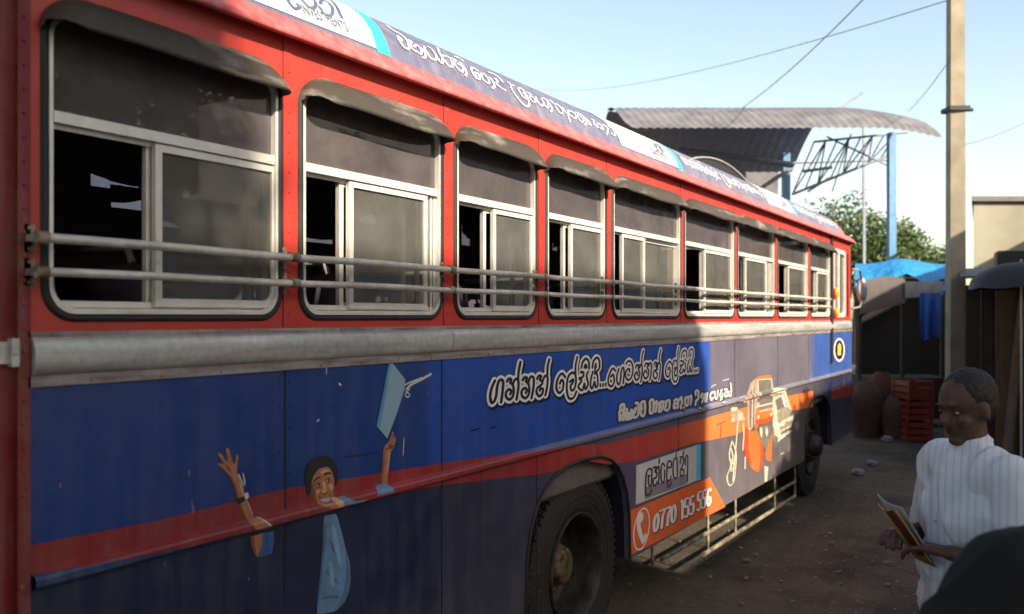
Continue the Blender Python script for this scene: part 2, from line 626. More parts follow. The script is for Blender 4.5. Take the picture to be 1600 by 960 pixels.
# inner lining of the near wall
inner = MB()
inner.poly([(REAR, .92), (FRONT, .92), (FRONT, ZG + .05), (REAR, ZG + .05)], [rrect(a + .012, b - .012, ZSILL + .012, ZHEAD - .012, rd) for a, b, rd in wins] + [rrect(DW[0], DW[1], DW[2], DW[3], .06)], side(.04))
inner.build("wall_lining", m_inside, bus)

# lower side: two wheel arches cut out
def arch(tc0, hw, ztop, n=14):
    pts = []
    for k in range(n + 1):
        a = math.pi * k / n
        c, s_ = math.cos(a), math.sin(a)
        pts.append((tc0 - hw * math.copysign(abs(c) ** .72, c), .43 + (ztop - .43) * abs(s_) ** .62))
    return pts


A1 = (4.03, .575, 1.065)
A2 = (9.24, .58, 1.00)
ZL1, ZL0 = 1.187, 1.150          # moulding
FR = 10.95
sidelow = [(REAR, .45)] + arch(*A1) + arch(*A2) + [(FR, .45), (FR, ZL0 + .01), (REAR, ZL0 + .01)]
lo = panel(sidelow, [], 0, .03)
for sx_ in (445, 690, 838, 1060, 1148, 1215, 1262):
    t = T(sx_)
    if abs(t - A1[0]) < .3 or abs(t - A2[0]) < .3: continue
    for q in range(7):
        lo.rivet(t + .022, 0, .52 + .095 * q, .0055); lo.rivet(t - .022, 0, .52 + .095 * q, .0055)
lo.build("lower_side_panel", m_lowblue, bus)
md = panel([(REAR, ZL1 - .01), (FR, ZL1 - .01), (FR, ZB0 + .02), (REAR, ZB0 + .02)], [], 0, .03)
for sx_ in (445, 690, 1148, 1215, 1263):
    t = T(sx_)
    for q in range(5):
        md.rivet(t + .02, 0, 1.30 + .07 * q, .005); md.rivet(t - .02, 0, 1.30 + .07 * q, .005)
md.build("middle_side_panel", m_upblue, bus)
for sx_, za, zb in ((445, ZL1, ZB0), (690, ZL1, ZB0), (1148, ZL1, ZB0), (1215, ZL1, ZB0), (1263, ZL1, ZB0), (445, .45, ZL0), (690, .45, ZL0), (838.5, .45, ZL0), (1060, .45, ZL0), (1215, .45, ZL0)):
    t = T(sx_)
    MB().box(t - .004, t + .004, -.0016, .001, za, zb).build('panel_seam', m_seam, bus)
inl = MB()
inl.box(REAR, A1[0] - A1[1] - .02, .05, .07, .45, 1.6)
inl.box(A1[0] + A1[1] + .02, A2[0] - A2[1] - .02, .05, .07, .45, 1.6)
inl.build("inner_skirt", m_chassis, bus)
# wheel housings
for c in (A1, A2):
    h = MB()
    prof = arch(c[0], c[1] + .015, c[2] + .02)
    h.rings([[(a, y, b) for a, b in prof] for y in (.032, .62)], False, False, True)
    h.poly(prof, [], side(.62))
    h.build("wheel_housing", m_seam, bus)
    lip = MB()
    pr = [(a, -.004, b) for a, b in arch(*c)]
    lip.tube(pr, .009, 6)
    lip.build("wheel_arch_lip", m_black, bus)

# moulding ledge between the panels
led = MB()
led.extrude_x([(.001, ZL1), (-.018, ZL1 - .010), (-.022, ZL1 - .016), (-.022, ZL0 + .006), (-.016, ZL0), (.001, ZL0 - .004)], [REAR + .01] + [REAR + .01 + (FRONT - REAR) * i / 40 for i in range(1, 41)], smooth=False)
led.build("side_moulding", m_ledge, bus)

# belt moulding: flanges with rivets and a half-round cover in lengths
bl = MB()
bf = MB()
bf.box(REAR, FRONT, -.006, .002, 1.733, ZB1)
bf.box(REAR, FRONT, -.006, .002, ZB0, 1.643)
t = REAR + .06
while t < FRONT:
    bf.rivet(t, -.006, 1.740, .0055); bf.rivet(t + .1, -.006, 1.627, .0055); t += .2
bf.build('belt_flange', worn_mat('stained belt flange', (.20, .13, .13), (.36, .34, .33), .55, .35, .6, (2, 8, 20), .2), bus)
cuts = [REAR + .008, T(702), T(1148), T(1263), FRONT]
for a, b in zip(cuts, cuts[1:]):
    pr = [(-.004, 1.733)] + [(-.006 - .016 * math.sin(math.pi * k / 10) ** .5, 1.733 - .090 * k / 10) for k in range(11)] + [(-.004, 1.643)]
    bl.extrude_x(pr, [a, a + .002, b - .006, b - .003])
    bl.add([(a, y, z) for y, z in pr], [tuple(range(len(pr)))])
bl.build("belt_moulding", m_belt, bus)

# rear corner post and rounded rear corner
rc = MB()
prof = [(REAR - .022, -.002)]
for k in range(13):
    a = R(90 * k / 12)
    prof.append((REAR - .022 - .30 * math.sin(a), .298 - .30 * math.cos(a)))
for y in (1.25, 2.2):
    prof.append((REAR - .322, y))
zs = [.45, 1.0, 1.6, 1.76, 2.2, ZG]
rc.rings([[(x, y, z) for x, y in prof] for z in zs], False)
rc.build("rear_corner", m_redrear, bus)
rp = MB()
rp.box(REAR - .024, REAR + .006, -.006, .01, .45, ZG)
z = .6
while z < ZG:
    rp.rivet(REAR - .009, -.006, z, .0055); z += .055
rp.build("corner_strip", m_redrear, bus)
rb = MB()
rb.rings([[(x - .0, y - .012 if y < .1 else y, z) for x, y in prof[:6]] for z in (1.675, 1.69, 1.71, 1.725)], False)
rb.box(REAR - .045, REAR - .028, -.02, 0, 1.668, 1.732)
rb.rivet(REAR - .037, -.02, 1.70, .008)
rb.build("rear_belt_strip", m_belt, bus)

# roof: gutter flange, film-covered cove, top
RP = [(0.0, 2.706), (.014, 2.745), (.04, 2.790), (.075, 2.832), (.12, 2.872), (.18, 2.912), (.25, 2.946), (.34, 2.975), (.46, 2.998), (.62, 3.02), (.85, 3.04), (1.25, 3.052)]
RPm = RP + [(2.5 - y, z) for y, z in reversed(RP[:-1])]
gt = MB()
gprof = [(.02, 2.652), (-.054, 2.629), (-.060, 2.633), (-.060, 2.645), (-.038, 2.664), (-.010, 2.692), (.001, 2.707)]
xs = [1.0] + [1.0 + i * .5 for i in range(1, 20)] + [10.78, 10.86]
gt.extrude_x(gprof, xs)
# round the front corner
rg = []
for k in range(7):
    a = R(90 * k / 6)
    rr = .22
    cx, cy = 10.86, .22 - .060
    row = []
    for y, z in gprof:
        rad = rr - (y + .060)
        row.append((cx + rad * math.sin(a), cy - rad * math.cos(a), z))
    rg.append(row)
gt.rings(rg, False)
gt.build("roof_gutter", m_gutter, bus)
rf = MB()
nb = 9                                  # film covers the cove only
rf.extrude_x(RP[:nb + 1], [1.0, 3, 5, 7, 9, 10.35])
rf.build("roof_cove", m_roofblue, bus)
rt = MB()
rt.extrude_x([(y, z) for y, z in RPm if y > .45 and y < 2.06], [1.0, 3, 5, 7, 9, 10.35])
rt.extrude_x([(2.5 - y, z) for y, z in RP[:nb + 1]][::-1], [1.0, 5, 10.35])
rt.build("roof_top", m_rooftop, bus)
fc = MB()
rg = []
for k in range(9):
    a = R(90 * k / 8)
    x = 10.35 + .72 * math.sin(a)
    q = math.cos(a)
    row = []
    for y, z in RPm:
        yy = 1.25 + (y - 1.25) * (.86 + .14 * q)
        zz = 2.69 + (z - 2.69) * max(q, .02) ** .8
        row.append((x, yy, zz))
    rg.append(row)
fc.rings(rg, False)
fc.build("roof_front_dome", m_gutter, bus)

# front corner and front face (only its edge shows)
fcn = MB()
prof = [(FRONT, 0.0)]
for k in range(1, 9):
    a = R(90 * k / 8)
    prof.append((FRONT + .22 * math.sin(a), .22 - .22 * math.cos(a)))
prof += [(FRONT + .22, 1.25), (FRONT + .22, 2.5)]
fcn.rings([[(x, y, z) for x, y in prof] for z in (1.75, 1.9, 2.3, 2.66)], False)
fcn.build("front_corner", m_red, bus)
fc2 = MB()
fc2.rings([[(x, y, z) for x, y in prof] for z in (.95, 1.2, 1.5, 1.62)], False)
fc2.build("front_corner_lower", bus_paint("front blue paint", [(0, (.03, .08, .32))]), bus)
fc3 = MB()
fc3.rings([[(x, y, z) for x, y in prof] for z in (.45, .7, .95)], False)
fc3.build("front_skirt", bus_paint("shaded front blue paint", [(0, (.014, .018, .05))], hdust=.3), bus)  # low front made dark: its shade is put into the paint colour
fb = MB()
fb.rings([[(x + .012 if x > FRONT else x, y - .014 if y < .2 else y, z) for x, y in prof] for z in (1.615, 1.64, 1.72, 1.75)], False)
fb.build("front_belt_strip", m_belt, bus)

# roof ventilator hatch
vt = MB()
ta, tb = 6.65, 8.35
rim, base = [], []
for k in range(17):
    u = k / 16
    t = ta + (tb - ta) * u
    rim.append((t, .42, 2.99 + .12 * math.sin(math.pi * u) ** .8))
    base.append((t, .42, 2.985))
vt.rings([base, rim], False)
vt.rings([rim, [(p[0], 1.6, p[2] + .03) for p in rim]], False)
hatch = vt.build("roof_ventilator", m_black, bus)
MB().tube([(p[0], p[1] - .006, p[2] + .004) for p in rim], .009, 8).build("ventilator_rim", m_alud, hatch)

# -------- windows
zm0, zm1 = 2.243, 2.270
for (l, r, sash, tr), (t0, t1, rad) in zip(WIN, wins):
    o = rrect(t0, t1, ZSILL, ZHEAD, rad, 8)
    i1 = rrect(t0 + .020, t1 - .020, ZSILL + .020, ZHEAD - .020, max(rad - .018, .02), 8)
    i2 = rrect(t0 + .030, t1 - .030, ZSILL + .034, ZHEAD - .034, max(rad - .027, .015), 8)
    rub = MB()
    rub.rings([[(a, 0.001, b) for a, b in o], [(a, -.009, b) for a, b in rrect(t0 + .005, t1 - .005, ZSILL + .005, ZHEAD - .005, rad - .004, 8)], [(a, -.009, b) for a, b in rrect(t0 + .015, t1 - .015, ZSILL + .015, ZHEAD - .015, max(rad - .014, .02), 8)], [(a, 0.004, b) for a, b in i1]], True)
    win = rub.build("window", m_black, bus)
    fr = MB()
    fr.rings([[(a, .006, b) for a, b in i1], [(a, -.006, b) for a, b in i1], [(a, -.006, b) for a, b in i2], [(a, .045, b) for a, b in i2]], True, smooth=False)
    fr.box(t0 + .033, t1 - .033, -.004, .04, zm0, zm1)
    fr.box(t0 + .034, t1 - .034, .018, .0215, ZSILL + .036, ZSILL + .052)
    fr.box(t0 + .034, t1 - .034, .018, .0215, zm0 - .012, zm0 - .0005)
    wl = t1 - t0
    for q in (.3, .72):
        fr.box(t0 + wl * q, t0 + wl * q + .07, -.0085, -.0055, ZSILL + .024, ZSILL + .029)
    for tx in tr:
        a = T(tx, .01)
        fr.box(a - .006, a + .006, .012, .03, ZSILL + .04, zm0 - .002)
    fr.build("window_frame", m_alu, win)
    MB().add([(t0 + .03, .014, zm1 - .004), (t1 - .03, .014, zm1 - .004), (t1 - .03, .014, ZHEAD - .03), (t0 + .03, .014, ZHEAD - .03)], [(0, 1, 2, 3)]).build("upper_pane", m_upglass, win)
    for sl, sr, lay in sash:
        y = .004 if lay == 0 else .026
        a, b = T(sl, y), T(sr, y)
        z0, z1 = ZSILL + .040, zm0 - .003
        wst = min(.021, (b - a) * .11)
        right_round = (lay == 0 and sr > r - 14) or (l == 955 and lay == 1)
        s_ = MB()
        oo = rrect(a, b, z0, z1, .004, 2)
        ii = rrect(a + wst, b - wst, z0 + .022, z1 - .020, .004, 2)
        if right_round:
            rb_ = max(rad - .03, .02)
            def rnd(x0, x1, za, zb, rr):
                pts = [(x0, za)]
                for k in range(7):
                    an = R(-90 + 90 * k / 6)
                    pts.append((x1 - rr + rr * math.cos(an), za + rr + rr * math.sin(an)))
                pts += [(x1, zb), (x0, zb)]
                return pts
            oo = rnd(a, b, z0, z1, rb_)
            ii = rnd(a + wst, b - wst, z0 + .022, z1 - .020, max(rb_ - .02, .008))
        s_.rings([[(p, y + .016, q) for p, q in oo], [(p, y, q) for p, q in oo], [(p, y, q) for p, q in ii], [(p, y + .008, q) for p, q in ii]], True, smooth=False)
        for zz in (1.965, 2.02):
            s_.rivet(b - wst / 2, y, zz, .005, .002); s_.rivet(a + wst / 2, y, zz - .04, .005, .002)
        s_.build("sliding_sash", m_alu, win)
        if lay == 0 or l == 955:
            g_ = MB(); g_.poly([(p, q) for p, q in ii], [], side(y + .009)); g_.build("sliding_pane", m_lowglass, win)

# driver's window and its trim
dwn = MB()
o = rrect(DW[0] - .02, DW[1] + .02, DW[2] - .02, DW[3] + .02, .07, 8)
i1 = rrect(DW[0] + .03, DW[1] - .03, DW[2] + .025, DW[3] - .025, .04, 8)
dwn.rings([[(a, .001, b) for a, b in o], [(a, -.010, b) for a, b in o], [(a, -.010, b) for a, b in i1], [(a, .03, b) for a, b in i1]], True, smooth=False)
tm = (DW[0] * .55 + DW[1] * .45)
dwn.box(tm - .03, tm + .03, -.006, .02, DW[2] + .02, DW[3] - .02)
dwin = dwn.build("driver_window", m_alu, bus)
MB().poly(i1, [], side(.008)).build("driver_pane", m_lowglass, dwin)
MB().box(T(1296.8), T(1299.3), -.02, .0, 1.30, ZG - .01).build("pillar_strip_shadow", m_black, bus)  # black pillar strip whose lower end paints in a shadow
lampm = MB(); lampm.ell((T(1302), -.03, 2.04), .045, .03, .06); lampm.build("indicator_lamp", m_amber, bus)
lampm = MB(); lampm.ell((T(1302.5), -.03, 1.83), .04, .03, .05); lampm.build("indicator_lamp", m_amber, bus)
ve = MB(); ve.box(FRONT + .02, FRONT + .07, -.004, .02, 2.0, 2.45); ve.box(FRONT - .19, FRONT - .15, -.012, 0, 1.80, 2.5)
ve.build("corner_vent", m_black, bus)
# mirror
mr = MB()
mr.tube([(10.97, .0, 2.34), (11.12, -.06, 2.33), (11.15, -.075, 2.22)], .014, 8)
mr.tube([(10.97, .0, 1.88), (11.12, -.06, 1.90), (11.15, -.075, 1.98)], .012, 8)
mir = mr.build("mirror_bracket", m_alud, bus)
hs = MB(); hs.ell((11.17, -.075, 2.10), .03, .065, .16, 16, 10, Matrix.Rotation(R(24), 3, 'Z')); hs.build("mirror_housing", m_whiteplastic, mir)
mg = MB(); mg.ell((11.148, -.082, 2.10), .016, .056, .142, 16, 10, Matrix.Rotation(R(24), 3, 'Z')); mg.build("mirror_face", m_mirror, mir)

# -------- rain hoods over the windows
HOOD = [(60, 437), (467, 693), (708.5, 838.5), (850, 948.5), (955.5, 1064), (1068.5, 1149), (1150.5, 1211), (1212.5, 1262.5), (1263, 1297.5)]
for a, b in HOOD:
    t0, t1 = T(a), T(b)
    L = t1 - t0
    e = min(.13, L * .16)
    hb = MB()
    rows = []
    N = 36
    us = sorted({0, .004, .012, .025, .05, .08, .12, L - .12, L - .08, L - .05, L - .025, L - .012, L - .004, L} | {L * k / N for k in range(N + 1)})
    for u in us:
        q = min(u, L - u)
        cr = 1 - (1 - min(q / e, 1)) ** 2
        gz = math.sqrt(max(cr, 0))                            # rounded top corners
        pr_ = math.sqrt(max(0, 1 - (1 - min((q + .004) / .055, 1)) ** 2))
        ztop = 2.455 + .098 * gz
        zlip = 2.452 + .004 * math.sin(u * 9) + (.018 * math.exp(-(u / .05) ** 2))
        Pm = .082 * pr_
        row = []
        for k in range(9):
            s_ = k / 8
            an = s_ * math.pi / 2
            row.append((t0 + u, -.003 - Pm * math.sin(an) ** .8 * (.35 + .65 * s_), ztop + (zlip - ztop) * (1 - math.cos(an))))
        row.append((t0 + u, -.003 - Pm * .93, zlip + .004))
        row.append((t0 + u, -.003 - Pm * .55, ztop + (zlip - ztop) * .45))
        row.append((t0 + u, -.002, ztop - .006))
        rows.append(row)
    hb.rings(rows, False)
    hb.build("rain_hood", m_hood, bus)

# -------- guard rails across the windows
for z0, z1, rr in ((1.962, 1.964, .0115), (1.884, 1.886, .0105)):
    gr = MB()
    t0, t1 = T(60, -.05), T(1297, -.05)
    pts = [(t0 + (t1 - t0) * k / 60, -.052 + .002 * math.sin(k * 1.3), z0 + (z1 - z0) * k / 60 + .0015 * math.sin(k * .9)) for k in range(61)]
    gr.tube(pts, rr, 12)
    rail = gr.build("window_guard_rail", m_rail, bus)
    for sx_ in [52] + SEAMS + [1296]:
        t = T(sx_ + 8 if sx_ < 400 else sx_ + (1100 - min(sx_, 1100)) / 90, -.04)
        cl = MB()
        cl.tube([(t - .014, -.052, z0), (t + .014, -.052, z0)], rr + .004, 10)
        cl.box(t - .011, t + .011, -.05, .002, z0 - .008, z0 + .008)
        cl.box(t - .013, t + .013, -.006, .002, z0 - .032, z0 + .032)
        cl.rivet(t, -.006, z0 + .024, .006); cl.rivet(t, -.006, z0 - .024, .006)
        cl.build("rail_clamp", m_rust, rail)

# -------- wheels
def tyre_prof(r, w):
    return [(r * .56, .045), (r * .58, .015), (r * .66, -.004), (r * .80, -.008), (r * .90, -.002), (r * .95, .010), (r * .985, .024), (r, .05), (r, w - .05), (r * .97, w - .02), (r * .8, w), (r * .56, w - .03)]


def make_wheel(cx, cy, r, dual, name="wheel"):
    wt = MB()
    wt.lathe_y(cx, cy, r, tyre_prof(r, .27), 64)
    for k in range(72):                                       # shoulder lugs
        a = 2 * math.pi * k / 72
        c, s_ = math.cos(a), math.sin(a)
        rad = Vector((c, 0, s_)); tan = Vector((-s_, 0, c))
        ctr = Vector((cx, cy + .04, r)) + rad * (r * .978)
        wt.obox(ctr, tan * .012, Vector((0, .032, 0)), rad * .016)
    for k in range(3):
        wt.lathe_y(cx, cy, r, [(r * (.70 + .06 * k), -.0065), (r * (.705 + .06 * k), -.012), (r * (.715 + .06 * k), -.0065)], 64)
    wh = wt.build(name, m_tyre, bus)
    wr = MB()
    if dual:
        wr.lathe_y(cx, cy, r, [(r * .59, .02), (r * .595, -.006), (r * .575, -.010), (r * .555, .0), (r * .53, .03), (r * .515, .06), (r * .515, .17), (r * .47, .20), (r * .30, .205), (r * .22, .17), (r * .2, .17)], 48)
    else:
        wr.lathe_y(cx, cy, r, [(r * .59, .02), (r * .595, -.006), (r * .575, -.010), (r * .53, .03), (r * .50, .06), (r * .40, .03), (r * .25, .0), (r * .2, .0)], 48)
    wr.build("rim", m_rim, wh)
    wb = MB()
    y0 = .17 if dual else 0
    wb.lathe_y(cx, cy, r, [(r * .225, y0 + .02), (r * .225, y0 - .055), (r * .20, y0 - .07), (r * .19, y0 - .095), (r * .15, y0 - .105), (.0001, y0 - .108)], 32)
    for k in range(10):
        a = 2 * math.pi * k / 10
        x, z = cx + r * .30 * math.cos(a), r + r * .30 * math.sin(a)
        wb.tube([(x, cy + y0 + .045 if dual else cy + .02, z), (x, cy + y0 - .005 if dual else cy - .03, z)], .016, 6, smooth=False)
    wb.v = [(x, y + (cy if abs(y) < -1 else 0), z) for x, y, z in wb.v]
    wb.build("hub", m_hub if dual else m_rim, wh)
    if dual:
        wi = MB(); wi.lathe_y(cx, cy + .31, r, tyre_prof(r, .27), 48); wi.build("inner_tyre", m_tyre, wh)
    return wh


make_wheel(4.117, .075, .487, True)
make_wheel(9.29, .085, .487, False)
ax = MB()
ax.tube([(4.117, .2, .487), (4.117, 2.3, .487)], .07, 12); ax.ell((4.117, 1.25, .487), .2, .2, .2)
ax.tube([(9.29, .2, .487), (9.29, 2.3, .45)], .06, 12)
ax.build("axle", m_chassis, bus)
ch = MB()
for y in (.75, 1.75):
    ch.box(1.2, 10.8, y - .04, y + .04, .70, .93)
ch.box(5.3, 6.7, 1.9, 2.4, .42, .88); ch.box(7.0, 8.1, .75, 1.3, .52, .85)
ch.build("chassis_frame", m_chassis, bus)

# far-side wheels
for cx in (4.117, 9.29):
    fw = MB(); fw.lathe_y(cx, 2.12, .487, [(r_, .3 - y_) for r_, y_ in tyre_prof(.487, .27)], 40)
    fw.lathe_y(cx, 2.12, .487, [(.29, .25), (.2, .2), (.001, .2)], 24)
    fw.build("wheel", m_tyre, bus)

# side guard below the skirt
sg = MB()
def gp(px, py):
    t, z = S(px, py, .03); return (t, .03, z)
sg.tube([(5.15, .03, .30), (6.6, .03, .285), (7.9, .03, .27), (8.42, .03, .262)], .014, 8)
sg.tube([(5.9, .03, .16), (7.1, .03, .145), (8.42, .03, .13)], .016, 8)
for t in (5.0, 6.0, 6.62, 7.72, 8.42):
    zb = .30 if t < 5.5 else .14
    sg.tube([(t, .03, .50), (t + .01, .03, zb)], .010, 8)
sg.build("side_guard", worn_mat("bare guard steel", (.12, .10, .08), (.40, .34, .24), .6, .4, .6, (4, 8, 8), .3), bus)
sh_ = MB(); sh_.box(4.66, 5.0, .9, 1.3, .30, .62)
sh_.build("tool_box", m_chassis, bus)

# -------- interior
fl = MB(); fl.box(1.1, 10.9, .06, 2.46, .90, .93); fl.build("floor", m_floor, bus)
cl = MB()
cl.extrude_x([(y, z - .06) for y, z in RPm if .1 < y < 2.4], [1.0, 10.4]); cl.box(1.02, 1.06, .06, 2.46, .9, 2.9)
cl.build("ceiling", m_inside, bus)
slots = []
for xa, xb, ya, yb in ((140, 221, 271, 296), (172, 226, 304, 327), (250, 282, 344, 356), (476, 524, 366, 380), (560, 592, 330, 350), (720, 738, 352, 384), (862, 874, 380, 392), (966, 975, 372, 400), (1076, 1092, 386, 400), (1156, 1162, 420, 440)):
    (ta_, zb_), (tb_, _) = S(xa, ya, 2.47), S(xb, yb, 2.47)
    za_ = S((xa + xb) / 2, yb, 2.47)[1]; zb_ = S((xa + xb) / 2, ya, 2.47)[1]
    slots.append((ta_, tb_, za_, zb_))
def grid_wall(y, x0, x1, z0, z1):
    m_ = MB()
    xs_ = sorted({x0, x1} | {q for sl in slots for q in sl[:2]}); zs_ = sorted({z0, z1} | {q for sl in slots for q in sl[2:]})
    for xa, xb in zip(xs_, xs_[1:]):
        run = None
        for za, zb in zip(zs_, zs_[1:]):
            cx_, cz_ = (xa + xb) / 2, (za + zb) / 2
            if not any(q[0] < cx_ < q[1] and q[2] < cz_ < q[3] for q in slots):
                m_.add([(xa, y, za), (xb, y, za), (xb, y, zb), (xa, y, zb)], [(0, 1, 2, 3)])
    return m_


m_curt = M("faded curtain cloth", (.12, .10, .13), .9, 0, .3, 10)
for i, (a, b, c, d) in enumerate(slots):
    rows = []
    for k in range(9):
        u = k / 8
        x_ = a - .02 + (b - a + .04) * u
        zb_ = d - (d - c) * (.25 + .45 * abs(math.sin(u * 2.2 + i * 1.3)))
        rows.append([(x_, 2.44 + .01 * math.sin(u * 20), d + .04), (x_, 2.445 + .008 * math.sin(u * 20), zb_)])
    c_ = MB(); c_.rings(rows, False); c_.build("curtain", m_curt, bus)
grid_wall(2.46, 1.1, 10.9, .45, 2.75).build("far_side_wall", m_inside, bus)
grid_wall(2.5, 1.0, 11.0, .45, 2.70).build("far_side_panel", m_red, bus)
for a, b, c, d in slots:
    MB().add([(a, 2.48, c), (b, 2.48, c), (b, 2.48, d), (a, 2.48, d)], [(0, 1, 2, 3)]).build("far_side_pane", m_clear, bus)


def make_seat(t, y0, y1, cover):
    b = MB()
    nseg = 2
    for k in range(nseg):
        ya = y0 + (y1 - y0) * k / nseg + .01; yb = y0 + (y1 - y0) * (k + 1) / nseg - .01
        rows = []
        for h, fx, th in ((1.30, 0, .05), (1.42, -.01, .06), (1.65, -.05, .06), (1.82, -.085, .05), (1.90, -.10, .045), (1.93, -.105, .02)):
            ins = .0 if h < 1.8 else (.03 if h < 1.91 else .07)
            rows.append([(t + fx - th, ya + ins, h), (t + fx + th, ya + ins, h), (t + fx + th, yb - ins, h), (t + fx - th, yb - ins, h)])
        b.rings(rows, True, True)
    se = b.build("passenger_seat", m_seat, bus)
    c = MB(); c.box(t - .02, t + .44, y0, y1, 1.27, 1.38); c.build("seat_cushion", m_seat, se)
    lg = MB()
    lg.tube([(t - .15, y0 + .03, 1.93), (t - .15, y0 + .05, 1.97), (t - .15, y1 - .05, 1.97), (t - .15, y1 - .03, 1.93)], .012, 6)
    lg.build("seat_frame", m_alud, se)
    if cover:
        cv = MB(); cv.box(t - .152, t - .04, y0 + .06, y0 + .36, 1.80, 1.925); cv.build("headrest_cover", m_seatcover, se)


for i in range(11):
    make_seat(1.72 + i * .78, .12, 1.0, i in (4, 7))
    make_seat(1.72 + i * .78, 1.55, 2.40, False)
for i, px in enumerate((385, 628, 800, 1030, 1120)):
    t = T(px, .14)
    MB().tube([(t, .14, .93), (t, .14, 2.75)], .014, 10).build("grab_pole", m_pole, bus)
MB().tube([(1.3, .35, 2.62), (10.2, .35, 2.62)], .015, 8).build("ceiling_rail", m_alud, bus)

# ------------------------------------------------------------------ film graphics on the side
def bulge(z):
    if z >= ZL1 or z <= ZL0 - .004: return 0
    if z >= ZL1 - .010: return .018 * (ZL1 - z) / .010
    if z >= ZL1 - .016: return .018 + .004 * (ZL1 - .010 - z) / .006
    if z >= ZL0 + .006: return .022
    if z >= ZL0: return .016 + .006 * (z - ZL0) / .006
    return .016 * (z - ZL0 + .004) / .004


def clip(poly, z, keep_above):
    out = []
    n = len(poly)
    for i in range(n):
        a, b = poly[i], poly[(i + 1) % n]
        ia = (a[1] >= z) == keep_above
        ib = (b[1] >= z) == keep_above
        if ia: out.append(a)
        if ia != ib:
            k = (z - a[1]) / (b[1] - a[1])
            out.append((a[0] + (b[0] - a[0]) * k, z))
    return out


ZCUT = [9, ZL1, ZL1 - .010, ZL1 - .016, ZL0 + .006, ZL0, ZL0 - .004, -9]


def paste(mb, pts, off):
    for hi, lo_ in zip(ZCUT, ZCUT[1:]):
        q = clip(clip(pts, hi, False), lo_, True)
        if len(q) >= 3:
            mb.poly(q, [], lambda t, z: (t, -off - bulge(z), z))


def px(orig, sc, pts):
    return [S(orig[0] + x / sc, orig[1] + y / sc) for x, y in pts]


def rounded(p, n=3):
    """closed outline with softened corners"""
    q = []
    for i in range(len(p)):
        p0, p1, p2, p3 = p[i - 1], p[i], p[(i + 1) % len(p)], p[(i + 2) % len(p)]
        for k in range(n):
            u = k / n
            q.append(tuple((1 - u) ** 2 * (1 + 2 * u) * b + u * u * (3 - 2 * u) * c + u * (1 - u) ** 2 * (c - a) * .38 - u * u * (1 - u) * (d - b) * .38
                           for a, b, c, d in zip(p0, p1, p2, p3)))
    return q


def film(name, mat_, polys, off, parent=None, soft=False):
    out = None
    for i, p in enumerate(polys):
        if soft: p = rounded(p)
        mb = MB()
        paste(mb, p, off + i * .00012)
        o = mb.build(name, mat_, parent or bus)
        out = out or o
    return out


# the red stripe that swoops along the side, turning orange at the front
film("advert_stripe", m_stripe, [
    [S(42, 853), S(250, 813), S(449, 763), S(688, 724), S(896, 696), S(947, 694), S(1079, 660), S(1145, 642), S(1232, 619), S(1270, 611), S(1270, 636), S(1232, 643), S(1147, 680), S(1079, 694), S(990, 722), S(947, 726), S(905, 718), S(882, 733), S(838, 742), S(690, 758), S(520, 790), S(300, 850), S(42, 899)]], .0015)
film("front_stripe", bus_paint("shaded front red film", [(0, (.20, .014, .016))]), [[S(1299, 609), S(1334, 600), S(1334, 617), S(1299, 626)]], .0015)  # red darkened so the film carries the shade at the front
film("telephone_film", m_orange, [[S(983.5, 798), S(1108.6, 746), S(1133, 792), S(984, 868)]], .0022)
film("name_plate_film", m_white, [px((990, 690), 9.6, [(35, 360), (945, 55), (942, 590), (30, 950)])], .0018)
film("name_plate_band", m_greyband, [px((990, 690), 9.6, [(165, 690), (800, 480), (800, 632), (165, 868)])], .0026)
film("name_plate_edge", m_cyan, [px((990, 690), 9.6, [(945, 50), (1003, 42), (1003, 572), (943, 592)])], .0024)


def catmull(pts, n=6):
    if len(pts) < 3:
        return pts
    out = []
    for i in range(len(pts) - 1):
        p0 = pts[max(i - 1, 0)]; p1 = pts[i]; p2 = pts[i + 1]; p3 = pts[min(i + 2, len(pts) - 1)]
        for k in range(n):
            u = k / n
            out.append(tuple(.5 * (2 * b + (c - a) * u + (2 * a - 5 * b + 4 * c - d) * u * u + (3 * b - a - 3 * c + d) * u ** 3) for a, b, c, d in zip(p0, p1, p2, p3)))
    out.append(pts[-1])
    return out


LAYER = [0]


